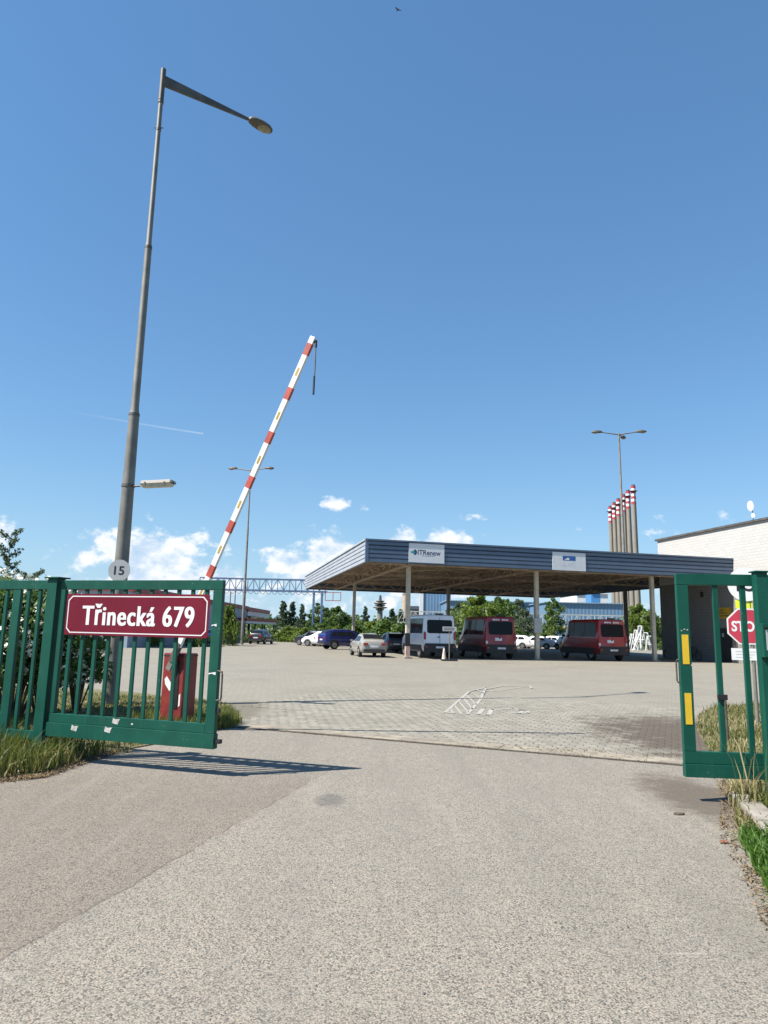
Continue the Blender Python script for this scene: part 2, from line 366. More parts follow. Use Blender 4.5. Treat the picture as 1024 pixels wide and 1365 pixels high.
m_rim = paint('wheel_rim', (.32, .33, .34), .4, .7)
m_plastic = paint('dark_trim', (.022, .022, .024), .6)
m_taill = paint('tail_lamp', (.28, .012, .012), .2, coat=.5)
m_headl = paint('head_lamp', (.55, .56, .58), .15)
m_plate = paint('plate_white', (.62, .63, .65), .45)
m_bark = paint('bark', (.11, .085, .06), .9, var=.35, scale=8, bump=.6)
m_concol = paint('weathered_post', (.46, .42, .34), .8, var=.15, scale=2, dirt=(.22, .18, .13), dirt_amt=.6)
m_truss = paint('brown_steel', (.42, .33, .25), .7, .1, var=.25, scale=2, dirt=(.12, .07, .045), dirt_amt=.6)
m_deck = paint('deck_underside', (.14, .112, .09), .8, var=.25, scale=1.2, dirt=(.08, .06, .05), dirt_amt=.6)
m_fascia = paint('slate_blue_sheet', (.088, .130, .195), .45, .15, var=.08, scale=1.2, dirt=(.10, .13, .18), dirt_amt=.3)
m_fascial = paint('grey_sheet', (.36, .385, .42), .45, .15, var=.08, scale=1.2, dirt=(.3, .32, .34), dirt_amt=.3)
def glassmat():
    b = NB('tinted_glass'); b.color((.012, .014, .017)); b.rough(.05); b.b.inputs['Specular IOR Level'].default_value = .14; return b.m
m_glass = glassmat()

# ------------------------------------------------------------------ the setting
def sheet(name, pts, z, mat, kind='structure', sub=0):
    me = bpy.data.meshes.new(name); vs = [(p[0], p[1], z) for p in pts]; me.from_pydata(vs, [], [tuple(range(len(vs)))])
    bm = bmesh.new(); bm.from_mesh(me); bmesh.ops.recalc_face_normals(bm, faces=bm.faces)
    for f in bm.faces:
        if f.normal.z < 0: f.normal_flip()
    bm.to_mesh(me); bm.free(); o = link(name, me, mat); return tag(o, kind=kind)
sheet('ground', [(-3500, -60), (3500, -60), (3500, 4500), (-3500, 4500)], -.06, m_land)
dl, dr = th(-9, -.02), th(9, -.02)
sheet('asphalt_driveway', [(-14, -12), (14, -12), (dr.x + 3, dr.y), (dr.x, dr.y), (dl.x, dl.y), (-14, dl.y)], 0, m_asphalt)
yl, yr = th(-9, .0), th(9, .0)
sheet('paved_yard', [(yl.x, yl.y), (yr.x, yr.y), (70, 8), (70, 92), (-60, 92), (-60, 16)], -.003, m_yard)
yard = bpy.data.objects['paved_yard']

# threshold: kerb stones and a slot channel in front of them
kb = thing('threshold_kerb', 'pale concrete kerb line across the gateway', 'kerb'); kb['kind'] = 'structure'
m_kerb = paint('kerb_concrete', (.245, .215, .165), .95, var=.25, scale=2.2, dirt=(.115, .092, .064), dirt_amt=.9, bump=.5)
rng = random.Random(5); a = -1.3
while a < 7.6:
    L = 1.0
    m = MB(); p0, p1, p2, p3 = th(a + .0015, .005), th(a + L - .0015, .005), th(a + L - .0015, .40), th(a + .0015, .40)
    h = .017 + rng.uniform(-.003, .003)
    m.add([(*p.xy, -.05) for p in (p0, p1, p2, p3)] + [(*p.xy, h) for p in (p0, p1, p2, p3)],
          [(0, 3, 2, 1), (4, 5, 6, 7), (0, 1, 5, 4), (1, 2, 6, 5), (2, 3, 7, 6), (3, 0, 4, 7)])
    m.build('kerb_stone', m_kerb, kb, bevel=.006); a += L
m = MB(); m.bar(th(-1.2, -.045, .004), th(7.3, -.045, .004), .05, .02); m.build('steel_channel', m_steel, kb)

# pavers: I-shaped stones in the part of the yard where they can be told apart
def paver_mesh(dz=0.0):
    w, l, c = .0995, .0812, .016
    poly = [(-w, -l), (-w * .55, -l), (-w * .30, -l + c), (w * .30, -l + c), (w * .55, -l), (w, -l), (w, l), (w * .55, l), (w * .30, l + c), (-w * .30, l + c), (-w * .55, l), (-w, l)]
    return poly
def paver_geo():
    poly = paver_mesh(); n = len(poly); s = .93
    vs = [(x, y, -.02) for x, y in poly] + [(x, y, .006) for x, y in poly] + [(x * s, y * s, .011) for x, y in poly]
    fs = [(i, (i + 1) % n, n + (i + 1) % n, n + i) for i in range(n)] + [(n + i, n + (i + 1) % n, 2 * n + (i + 1) % n, 2 * n + i) for i in range(n)] + [tuple(range(2 * n, 3 * n))]
    return vs, fs
pv, pf = paver_geo(); pme = bpy.data.meshes.new('paver'); pme.from_pydata(pv, [], pf); pme.materials.append(m_paver)
rest = MB(); slots = []
ra = math.atan2(TA.y, TA.x)
row = 0; b = .49
while b < 8.2:
    a = -1.4 + (.1025 if row % 2 else 0)
    while a < 8.6:
        slots.append((a, b)); a += .205
    b += .166; row += 1
rng = random.Random(3)
def near_key(s): p = th(*s); return p.length
slots = [s for s in slots if not (s[0] < -.2 - .0 * s[1] and s[1] < 2.8)]
slots.sort(key=near_key)
for i, (a, b) in enumerate(slots):
    dz = rng.uniform(-.0025, .0025); p = th(a, b, dz); rz = ra + rng.uniform(-.012, .012)
    if i < 300:
        o = bpy.data.objects.new('paver', pme); COL.objects.link(o); o.location = p; o.rotation_euler = (rng.uniform(-.006, .006), rng.uniform(-.006, .006), rz); o.parent = yard
    else:
        c, s = math.cos(rz), math.sin(rz); rest.add([(p.x + x * c - y * s, p.y + x * s + y * c, p.z + z) for x, y, z in pv], pf)
me = bpy.data.meshes.new('paver_field'); me.from_pydata(rest.v, [], rest.f); o = link('paver_field', me, m_paver, yard); o['kind'] = 'stuff'

# faded white paint on the yard
pm = paint('road_paint', (.32, .305, .27), .8, var=.12, scale=9, dirt=(.24, .225, .19), dirt_amt=.6)
pk = thing('painted_marking', 'faded white hatched arrow outline painted on the paving', 'road marking', G(650, 935))
def stroke(px, w, name='stroke', par=pk):
    m = MB(); P = [G(*q) for q in px]; o0 = Vector(par.location)
    for p, q in zip(P[:-1], P[1:]):
        d = (q - p); n = Vector((-d.y, d.x, 0)).normalized() * w / 2; e = d.normalized() * w * .3
        m.add([(p - n - e - o0).to_tuple()[:2] + (.0155,), (p + n - e - o0).to_tuple()[:2] + (.0155,), (q + n + e - o0).to_tuple()[:2] + (.0155,), (q - n + e - o0).to_tuple()[:2] + (.0155,)], [(0, 1, 2, 3)])
    return m.build(name, pm, par)
stroke([(593, 951), (626, 922), (648, 917)], .07); stroke([(593, 951), (623, 953), (640, 934), (648, 917)], .07)
stroke([(648, 919), (670, 915), (705, 914), (709, 918)], .06); stroke([(655, 922), (680, 919), (706, 915)], .035)
for (p, q) in [((600, 946), (606, 952)), ((606, 941), (615, 952)), ((612, 936), (624, 950)), ((618, 931), (630, 946)), ((622, 927), (635, 940)), ((628, 923), (641, 932)), ((636, 920), (645, 925)), ((642, 919), (650, 922))]:
    stroke([p, q], .04)
pk2 = thing('painted_marking', 'small white painted outline beside the hatched arrow', 'road marking', G(670, 950))
stroke([(645, 945), (656, 946), (651, 954), (638, 953), (645, 945)], .10, par=pk2); stroke([(657, 947), (684, 945), (698, 948), (692, 952), (670, 950)], .09, par=pk2)
stroke([(692, 947), (702, 948), (704, 951), (694, 952)], .09, par=pk2)

# verges
vl = [G(0, 1040), G(60, 1032), G(112, 1014), G(150, 1003)]
LV = [(-14, 7.0), (-5.5, 7.2)] + [(p.x, p.y) for p in vl] + [(-3.0, 10.6), th(-.25, .1).xy[:], G(311, 957).xy[:], G(308, 940).xy[:], (-4.3, 16.6), (-6.6, 18.2), (-30, 26), (-30, 7)]
LV = [(p[0], p[1]) for p in LV]
RV = [(2.2, 3.0), (2.38, 4.3), (2.72, 5.2), (3.02, 6.2), (3.60, 7.4), (4.05, 8.4), (4.35, 9.5), (4.9, 10.8), (5.7, 13.0), (6.9, 15.6), (8.1, 17.4), (10.8, 19.0), (24, 16.5), (24, 3)]
def raised(name, poly, z, mat):
    m = MB(); n = len(poly)
    m.add([(x, y, -.05) for x, y in poly] + [(x, y, z) for x, y in poly], [tuple(range(n, 2 * n))] + [(i, (i + 1) % n, n + (i + 1) % n, n + i) for i in range(n)])
    o = m.build(name, mat); return tag(o, kind='structure')
raised('verge_left', LV, .016, m_verge); raised('verge_right', RV, .016, m_verge)

# ------------------------------------------------------------------ grass and leaves
def inside(poly, X, Y):
    r = np.zeros(len(X), bool); n = len(poly); j = n - 1
    for i in range(n):
        xi, yi = poly[i]; xj, yj = poly[j]
        c = ((yi > Y) != (yj > Y)) & (X < (xj - xi) * (Y - yi) / (yj - yi + 1e-9) + xi); r ^= c; j = i
    return r
def grass(name, label, poly, n, hfun, mat, z0=.012, wid=.007, seed=1, lean=.35, clump=.5, kind='stuff', parent=None):
    g = np.random.default_rng(seed); P = np.array(poly); lo, hi = P.min(0), P.max(0)
    X = g.uniform(lo[0], hi[0], n * 4); Y = g.uniform(lo[1], hi[1], n * 4)
    k = inside(poly, X, Y); X, Y = X[k], Y[k]
    dn = np.sin(X * 3.1 + 1.3 * np.sin(Y * 2.3)) * np.sin(Y * 2.7 + 1.1 * np.sin(X * 3.7)); k = g.uniform(-1, 1, len(X)) < dn * clump + (1 - clump); X, Y = X[k][:n], Y[k][:n]; n = len(X)
    H = hfun(X, Y, g) * g.uniform(.55, 1.25, n); A = g.uniform(0, 2 * np.pi, n); wd = wid * g.uniform(.7, 1.4, n)
    la = g.uniform(0, 2 * np.pi, n); ln = H * lean * g.uniform(.1, 1.6, n)
    dx, dy = np.cos(A) * wd, np.sin(A) * wd; lx, ly = np.cos(la) * ln, np.sin(la) * ln
    V = np.zeros((n, 5, 3)); Z = np.full(n, z0)
    V[:, 0] = np.stack([X - dx, Y - dy, Z], 1); V[:, 1] = np.stack([X + dx, Y + dy, Z], 1)
    V[:, 2] = np.stack([X + dx * .75 + lx * .35, Y + dy * .75 + ly * .35, Z + H * .6], 1); V[:, 3] = np.stack([X - dx * .75 + lx * .35, Y - dy * .75 + ly * .35, Z + H * .6], 1)
    V[:, 4] = np.stack([X + lx, Y + ly, Z + H * (1 - .25 * lean)], 1)
    return poly5(name, V, mat, label, kind, parent)
def poly5(name, V, mat, label=None, kind='stuff', parent=None):
    n = len(V); me = bpy.data.meshes.new(name); me.vertices.add(n * 5); me.vertices.foreach_set('co', V.reshape(-1))
    b = np.arange(n)[:, None] * 5; loops = np.concatenate([b + [0, 1, 2, 3], b + [3, 2, 4]], 1).reshape(-1)
    me.loops.add(n * 7); me.loops.foreach_set('vertex_index', loops.astype(np.int32))
    me.polygons.add(n * 2); st = (np.arange(n)[:, None] * 7 + [0, 4]).reshape(-1); me.polygons.foreach_set('loop_start', st.astype(np.int32))
    me.update(calc_edges=True); o = link(name, me, mat, parent)
    if kind: o['kind'] = kind
    if label: o['label'] = label; o['category'] = 'grass'
    return o
m_gr = leafmat('grass_green', (.040, .070, .011), (.095, .125, .022), .35, (.16, .15, .045))
m_grl = leafmat('grass_lush', (.028, .080, .008), (.065, .14, .015), .4, (.085, .16, .025))
m_dry = leafmat('grass_dry', (.15, .118, .05), (.25, .20, .095), .3, (.29, .24, .125))
fl0 = [(p.x, p.y) for p in vl]
front = [(-8, 7.3), (-5.5, 7.35)] + fl0 + [(-3.2, 9.6), (-3.9, 9.5), (-7, 10.6)]
grass('tall_grass', 'tall green grass in front of the left fence', front, 9000, lambda X, Y, g: .20 + .26 * np.clip((X * -.35 - .9), 0, 1), m_gr, seed=2)
grass('dry_grass', 'dry straw coloured grass along the left asphalt edge', [(-7, 7.3)] + fl0 + [(-3.1, 9.5), (-4.0, 9.3), (-6, 9.4)], 5200, lambda X, Y, g: .07 + .25 * g.uniform(0, 1, len(X)) ** 4, m_dry, seed=3, lean=.9)
ej = [(p[0] + .10, p[1] - .16) for p in fl0]
grass('edge_litter', 'dead brown grass litter on the left asphalt edge', ej + [(p[0] - .25, p[1] + .2) for p in fl0[::-1]], 2600, lambda X, Y, g: .035 + 0 * X, leafmat('dead_litter', (.09, .06, .03), (.17, .12, .065), .1), seed=23, lean=2.2, z0=.004, clump=.7)
kq = [th(a_, b_) for a_, b_ in ((-.3, -.12), (7.1, -.12), (7.1, .75), (5.6, .62), (4.6, .42), (3, .05), (-.3, .05))]
grass('kerb_litter', 'dead grass and grit caught along the gateway kerb', [(p.x, p.y) for p in kq], 1500, lambda X, Y, g: .02 + 0 * X, MATS['dead_litter'], seed=31, lean=2.4, z0=.012, clump=.8)
er = RV[1:7]
grass('edge_litter', 'dead brown grass litter along the right asphalt edge', [(p[0] - .16, p[1]) for p in er] + [(p[0] + .22, p[1]) for p in er[::-1]], 2600, lambda X, Y, g: .03 + 0 * X, MATS['dead_litter'], seed=24, lean=2.2, z0=.004, clump=.7)
lawn = [(p[0], p[1]) for p in [(-3.6, 9.6)] + LV[6:11] + [(-9, 17.8), (-12, 12), (-5, 10.2)]]
grass('verge_grass', 'short patchy grass behind the left gate leaf', lawn, 16000, lambda X, Y, g: .07 + 0 * X, m_gr, seed=4, lean=.7)
grass('verge_straw', 'dry straw grass behind the left gate leaf', lawn, 12000, lambda X, Y, g: .06 + 0 * X, m_dry, seed=5, lean=1.1)
bp = at(230, 930, 11.55)
tuft = [(-4.0, 10.7), (-3.0, 10.9), (-2.65, 12.3), (-3.0, 13.2), (-4.1, 12.6)]
grass('tall_weeds', 'tall flowering weeds round the barrier housing', tuft, 2600, lambda X, Y, g: .26 + 0 * X, m_gr, seed=6, lean=.3)
grass('kerb_weeds', 'green weeds at the left end of the kerb', [(-3.0, 11.2), (-2.5, 11.9), (-2.35, 12.4), (-2.8, 13.6), (-3.2, 12.6)], 1500, lambda X, Y, g: .22 + 0 * X, m_gr, seed=7)
rl = RV[3:12] + [(12, 16), (9, 11), (5.2, 7.6), (4.4, 6.4)]
grass('verge_grass', 'patchy green grass behind the right gate leaf', rl, 11000, lambda X, Y, g: .07 + .12 * g.uniform(0, 1, len(X)) ** 3, m_gr, seed=8, lean=.6, clump=.8)
grass('verge_straw', 'dry straw grass behind the right gate leaf', rl, 10000, lambda X, Y, g: .045 + .13 * g.uniform(0, 1, len(X)) ** 4, m_dry, seed=9, lean=.9)
grass('kerb_grass', 'lush green grass over the right kerb in front', [(2.3, 4.2), (2.56, 4.9), (2.80, 5.6), (3.0, 6.15), (3.3, 6.25), (4.0, 5.4), (4.0, 4.2)], 2600, lambda X, Y, g: .17 + 0 * X, m_grl, seed=10, lean=.7, wid=.009, clump=.25)
grass('kerb_straw', 'dry grass along the right asphalt edge', [(3.15, 5.9), (3.45, 7.2), (3.85, 8.3), (4.4, 8.4), (4.0, 7.0), (3.6, 5.9)], 500, lambda X, Y, g: .10 + 0 * X, m_dry, seed=11, lean=.8)
sp_ = at(1005, 1020, 7.2)
grass('grass_tuft', 'tall dry grass tuft in front of the right gate leaf', [(sp_.x - .16, 7.05), (sp_.x + .12, 7.05), (sp_.x + .12, 7.25), (sp_.x - .16, 7.25)], 14, lambda X, Y, g: .75 + 0 * X, m_dry, seed=12, lean=.35, clump=0, wid=.006)
grass('grass_tuft', 'green grass tuft at the foot of the right gate', [(sp_.x - .25, 7.0), (sp_.x + .3, 7.0), (sp_.x + .3, 7.3), (sp_.x - .25, 7.3)], 110, lambda X, Y, g: .26 + 0 * X, m_gr, seed=13, lean=.5, clump=0)

def leaves(n, centers, radii, size, g, mat, name, parent, aspect=1.0, droop=0.0):
    """n leaf faces scattered in clumps"""
    C = np.array(centers); Rr = np.array(radii); k = g.integers(0, len(C), n)
    d = g.normal(size=(n, 3)); d /= np.linalg.norm(d, axis=1)[:, None]; rr = g.uniform(0, 1, n) ** .45
    P = C[k] + d * (rr * Rr[k])[:, None] * np.array([1, 1, .82])
    A = g.normal(size=(n, 3)) + [0, 0, -droop]; A /= np.linalg.norm(A, axis=1)[:, None]; B = np.cross(A, g.normal(size=(n, 3))); B /= np.linalg.norm(B, axis=1)[:, None]
    s = size * g.uniform(.55, 1.35, n)[:, None]; A = A * s * aspect; B = B * s * .5
    V = np.stack([P - A, P + B, P + A, P - B], 1)
    me = bpy.data.meshes.new(name); me.vertices.add(n * 4); me.vertices.foreach_set('co', V.reshape(-1))
    me.loops.add(n * 4); me.loops.foreach_set('vertex_index', np.arange(n * 4, dtype=np.int32))
    me.polygons.add(n); me.polygons.foreach_set('loop_start', np.arange(n, dtype=np.int32) * 4); me.update(calc_edges=True)
    return link(name, me, mat, parent)
m_lf = [leafmat('leaf_mid', (.034, .068, .014), (.080, .135, .026), .32), leafmat('leaf_light', (.060, .100, .016), (.13, .18, .032), .38),
        leafmat('leaf_pine', (.018, .040, .018), (.040, .070, .030), .18), leafmat('leaf_grey', (.035, .060, .030), (.075, .105, .055), .3)]
def tree_kind(kind, h, w, seed, n, leaf, mat):
    """trunk, limbs and crown of unit tree, returned as a root"""
    g = np.random.default_rng(seed); rr = random.Random(seed)
    root = thing('tree', '', ''); m = MB()
    lean = Vector((rr.uniform(-.04, .04) * h, rr.uniform(-.04, .04) * h, 0)); tr = h * .018 + .03
    top = .92 if kind != 'bush' else .5
    m.tube([Vector((0, 0, -.1)), lean * .4 + Vector((0, 0, h * .35)), lean + Vector((0, 0, h * top))], [tr, tr * .75, tr * .15], 7)
    cs, rs = [], []
    nc = {'round': 26, 'bush': 20, 'poplar': 24, 'pine': 26}[kind]
    for i in range(nc):
        u = (i + .5) / nc
        if kind == 'round': z = h * (.22 + .74 * u); rad = w / 2 * math.sin(math.pi * (.16 + .80 * u)) ** .8
        elif kind == 'bush': z = h * (.10 + .80 * u); rad = w / 2 * (1 - .75 * u ** 1.6)
        elif kind == 'poplar': z = h * (.12 + .85 * u); rad = w / 2 * math.sin(math.pi * (.12 + .85 * u)) ** .7
        else: z = h * (.25 + .74 * u); rad = w / 2 * ((1 - u) * .85 + .12)
        an = i * 2.4 + rr.uniform(-.5, .5); rd = rad * rr.uniform(.35, .95)
        c = lean * (z / h) + Vector((math.cos(an) * rd, math.sin(an) * rd, z + rr.uniform(-.03, .03) * h))
        cs.append(c); rs.append(max(w * .10, rad * rr.uniform(.32, .62)))
        if i % 2 == 0: m.tube([lean * (z / h * .6) + Vector((0, 0, max(.1, z - rd * .6))), c], [tr * .35, tr * .08], 5)
    m.build('trunk', m_bark, root, smooth=60)
    leaves(n, cs, rs, leaf, g, mat, 'crown', root, droop=.3 if kind == 'pine' else 0)
    return root
PROTO = {'round': tree_kind('round', 8, 6.2, 11, 3600, .26, m_lf[0]), 'light': tree_kind('round', 7, 5.4, 12, 3400, .24, m_lf[1]),
         'poplar': tree_kind('poplar', 10, 4.6, 13, 3800, .25, m_lf[0]), 'pine': tree_kind('pine', 11, 7.0, 14, 3000, .26, m_lf[2]),
         'bush': tree_kind('bush', 3.2, 5.0, 15, 2600, .20, m_lf[1]), 'dbush': tree_kind('bush', 3.4, 5.6, 16, 2600, .22, m_lf[0]), 'grey': tree_kind('round', 8, 5.5, 17, 3400, .24, m_lf[3])}
PH = {'round': 8, 'light': 7, 'poplar': 10, 'pine': 11, 'bush': 3.2, 'dbush': 3.4, 'grey': 8}
USED = set()
def tree(kind, px, top, Y, label, wide=1.0, name=None, group=None, cat='tree'):
    """stand a tree on the ground at distance Y with its tip at pixel row top"""
    p = at(px, 840, Y); h = at(px, top, Y).z; s = h / PH[kind]
    o = PROTO[kind] if kind not in USED else copy_tree(PROTO[kind]); USED.add(kind)
    o.location = (p.x, Y, -.06); o.scale = (s * wide, s * wide, s); o.rotation_euler = (0, 0, (px * 1.7) % 6.28)
    o.name = name or ('pine_tree' if kind == 'pine' else 'shrub' if 'bush' in kind else 'tree')
    tag(o, label, cat if 'bush' not in kind else 'shrub', group); return o

# ------------------------------------------------------------------ fence and gates
GR, GL = at(293, 885, 8.2), at(74, 880, 8.9)             # left leaf: free end and hinge end
ga = math.atan2(GR.y - GL.y, GR.x - GL.x); glen = (GR.xy - GL.xy).length
gt = thing('gate_leaf', 'open green steel gate leaf carrying the burgundy street sign', 'gate', (GL.x, GL.y, 0), ga)
ZB, ZT = .30, 2.195
def rect(name, x0, x1, z0, z1, d, par, mat=None, bev=.006, yc=0.0):
    return MB().box((x0, yc - d / 2, z0), (x1, yc + d / 2, z1)).build(name, mat or m_green, par, bevel=bev)
rect('top_rail', .0, glen, ZT - .115, ZT, .06, gt); rect('bottom_rail', .0, glen - .125, ZB + .165, ZB + .27, .06, gt)
rect('lower_beam', -.03, glen + .005, ZB, ZB + .163, .09, gt)
rect('stile', glen - .122, glen - .002, ZB + .165, ZT - .117, .064, gt); rect('stile', .004, .075, ZB + .272, ZT - .117, .058, gt)
nb = 11
for i in range(nb):
    x = .075 + (glen - .2) * (i + .62) / (nb + .12)
    rect('bar', x - .0225, x + .0225, ZB + .268, ZT - .113, .03, gt, bev=.004)
m = MB(); m.tube([(glen + .0, -.03, 1.16), (glen + .055, -.03, 1.15), (glen + .06, -.03, 1.12), (glen + .06, -.03, .86), (glen + .055, -.03, .84), (glen + .0, -.03, .83)], .011, 8); m.build('handle', m_steel, gt, smooth=40)
MB().box((glen + .0, -.02, .69), (glen + .04, .02, .745)).build('latch', m_black, gt, bevel=.006)
MB().box((glen + .006, -.03, ZB + .06), (glen + .075, .03, ZB + .105)).build('stop_lug', m_black, gt, bevel=.006)
for z, w in ((1.66, .065), (1.115, .09)):
    m = MB(); m.prism([(0, 0), (w * .4, .012), (w, -.004), (w, .03), (w * .5, .022), (0, .016)], (glen - .115, -.0345, z), (1, 0, 0), (0, 0, 1), (0, -1, 0), .002); m.build('tape_scrap', m_white, gt)
for x, z in ((.42, ZB + .12), (.90, ZB + .13), (.99, ZB + .23), (1.22, ZB + .21)):
    m = MB(); s = .05 if x != 1.22 else .015; m.prism([(-s, -s * .5), (s * .6, -s * .8), (s * .8, -.1 * s), (s * 1.1, s * .5), (-.2 * s, s * .4), (-s * .8, s * .7)], (x, -.0462 if z < ZB + .16 else -.031, z), (1, 0, 0), (0, 0, 1), (0, -1, 0), .0015); m.build('paint_chip', m_bare, gt)
# street sign on the leaf
def textmesh(name, txt, size, mat, parent, loc, rot, off=0.0, xs=1.0, ext=.001, space=1.0):
    cu = bpy.data.curves.new(name, 'FONT'); cu.body = txt; cu.size = size; cu.offset = off; cu.extrude = ext; cu.align_x = 'CENTER'; cu.align_y = 'CENTER'; cu.space_character = space; cu.resolution_u = 4
    t = bpy.data.objects.new(name, cu); COL.objects.link(t); dg = bpy.context.evaluated_depsgraph_get()
    me = bpy.data.meshes.new_from_object(t.evaluated_get(dg)); bpy.data.objects.remove(t); me.materials.clear()
    v = np.zeros(len(me.vertices) * 3); me.vertices.foreach_get('co', v); v = v.reshape(-1, 3)
    c = (v.max(0) + v.min(0)) / 2; v = (v - [c[0], c[1], 0]) * [xs, 1, 1]; me.vertices.foreach_set('co', v.reshape(-1))
    o = link(name, me, mat, parent); o.location = loc; o.rotation_euler = rot; return o, v.max(0) - v.min(0)
FACE = (math.pi / 2, 0, 0)                     # lettering that faces local -y
sw, sh_ = 2.03, .505
sc_ = at(179, 820, 8.5)
sx = (Vector((sc_.x, sc_.y)) - GL.xy).dot((GR.xy - GL.xy).normalized())
sg = thing('street_sign', 'burgundy enamel street sign reading Třinecká 679 on the green gate', 'sign', (GL.x + math.cos(ga) * sx + math.sin(ga) * .04, GL.y + math.sin(ga) * sx - math.cos(ga) * .04, 1.555), ga)
sg.location.z = at(179, 820, sg.location.y).z
def rrect(w, h, c): return [(-w / 2 + c, -h / 2), (w / 2 - c, -h / 2), (w / 2, -h / 2 + c), (w / 2, h / 2 - c), (w / 2 - c, h / 2), (-w / 2 + c, h / 2), (-w / 2, h / 2 - c), (-w / 2, -h / 2 + c)]
def arcrect(w, h, r, n=6):
    P = []
    for cx, cy, a0 in ((w / 2 - r, h / 2 - r, 0), (-w / 2 + r, h / 2 - r, 90), (-w / 2 + r, -h / 2 + r, 180), (w / 2 - r, -h / 2 + r, 270)):
        for k in range(n + 1): t = R(a0 + 90 * k / n); P.append((cx + r * math.cos(t), cy + r * math.sin(t)))
    return P
MB().prism(arcrect(sw, sh_, .025, 3), (0, 0, 0), (1, 0, 0), (0, 0, 1), (0, -1, 0), .006).build('panel', m_burg, sg, bevel=.0015)
o1, i1 = rrect(sw - .05, sh_ - .05, .055), rrect(sw - .075, sh_ - .075, .05)
m = MB(); n = 8; m.add([(x, -.0075, z) for x, z in o1] + [(x, -.0075, z) for x, z in i1], [(i, (i + 1) % n, n + (i + 1) % n, n + i) for i in range(n)]); m.build('border_line', m_white, sg)
t, d = textmesh('lettering', 'Třinecká 679', .30, m_white, sg, (.03, -.0075, .0), FACE, off=.0022, xs=.82, space=1.10)
for v in t.data.vertices: v.co.x *= 1.575 / d[0]; v.co.y *= .262 / d[1]
bm_ = bmesh.new()
for i_, dx_ in enumerate((-.0085, -.003, .003, .0085)):                  # heavy strokes
    c0_ = len(bm_.verts); bm_.from_mesh(t.data); bm_.verts.ensure_lookup_table()
    for v in bm_.verts[c0_:]: v.co.x += dx_; v.co.z += i_ * .0004
bm_.to_mesh(t.data); bm_.free()
for sx_ in (-.93, .93):
    for sz in (-.175, .175): MB().tube([(sx_, -.005, sz), (sx_, -.0095, sz)], .009, 8).build('bolt', m_burg, sg)

# fence run to the left of the hinge
fu = (GL.xy - GR.xy).normalized(); P0 = Vector((GL.x, GL.y, 0)) + Vector((fu.x, fu.y, 0)) * .10
fn = thing('steel_fence', 'green steel bar fence left of the open gate leaf', 'fence', (P0.x, P0.y, 0), math.atan2(-fu.y, -fu.x))
MB().box((-.075, -.07, -.05), (.07, .08, 2.215)).build('post', m_green, fn, bevel=.008)
MB().box((-.11, -.10, 2.217), (.115, .115, 2.235)).build('post_cap', m_green, fn, bevel=.004)
rect('top_rail', -4.2, -.077, ZT - .115, ZT, .06, fn); rect('bottom_rail', -4.2, -.077, .24, .345, .06, fn)
for k in range(23):
    x = -.235 - .178 * k; w = .06 if k % 6 == 2 else .0225
    rect('bar', x - w, x + w, .347, ZT - .117, .034 if w < .05 else .05, fn, bev=.004)
# right gate leaf
RL = at(914, 900, 7.5)
rg = thing('gate_leaf', 'green steel gate leaf with yellow reflectors at the right edge', 'gate', (RL.x, RL.y, 0), R(-4)); ZB2, ZT2 = .245, 2.325
rect('stile', -.06, .06, ZB2 + .255, ZT2 - .122, .064, rg); rect('top_rail', -.06, 1.6, ZT2 - .12, ZT2, .066, rg)
rect('bottom_rail', -.06, 1.6, ZB2 + .132, ZB2 + .253, .064, rg); rect('lower_beam', -.062, 1.6, ZB2, ZB2 + .129, .09, rg)
for k in range(5): x = .345 + .285 * k; rect('bar', x - .027, x + .027, ZB2 + .255, ZT2 - .122, .04, rg, bev=.004)
for z0, z1 in ((1.375, 1.68), (.765, 1.08)): MB().box((-.032, -.0365, z0), (.036, -.0335, z1)).build('reflector', m_yellow, rg, bevel=.001)
m = MB(); m.tube([(-.062, 0, 1.42), (-.085, 0, 1.41), (-.09, 0, 1.38), (-.09, 0, 1.22), (-.085, 0, 1.19), (-.062, 0, 1.18)], .009, 8); m.build('handle', m_steel, rg, smooth=40)
MB().box((.30, -.045, 1.02), (.40, -.021, 1.075)).build('bolt_housing', m_black, rg, bevel=.006)
MB().tube([(.375, -.034, 1.02), (.38, -.034, .62)], .013, 8).build('drop_bolt', m_steel, rg)
for i, (x, z) in enumerate(((-.03, 1.72), (.0, 1.735), (.03, 1.73), (.055, 1.365))): MB().prism([(-.008, -.005), (.008, -.006), (.006, .006), (-.005, .008)], (x, -.0335, z), (1, 0, 0), (0, 0, 1), (0, -1, 0), .0015).build('paint_chip', m_bare, rg)
RP = at(1021, 900, 7.3)
rp = thing('gate_post', 'green square steel post at the right picture edge', 'post', (RP.x, RP.y, 0), R(-4))
MB().box((-.055, -.055, -.05), (.06, .055, 2.335)).build('shaft', m_green, rp, bevel=.006)
MB().box((-.075, -.075, 2.337), (.085, .075, 2.352)).build('post_cap', m_green, rp, bevel=.004)
ib = thing('intercom_box', 'green box with pale window on the right gate post', 'box', (RP.x, RP.y - .057, 1.5), R(-4))
MB().box((-.07, -.085, -.03), (.20, .0, .31)).build('case', m_green, ib, bevel=.006)
MB().box((-.04, -.089, .04), (.18, -.0855, .25)).build('panel', m_signgrey, ib, bevel=.002)
MB().box((-.055, -.115, .262), (.19, -.0855, .272)).build('rain_hood', m_black, ib)

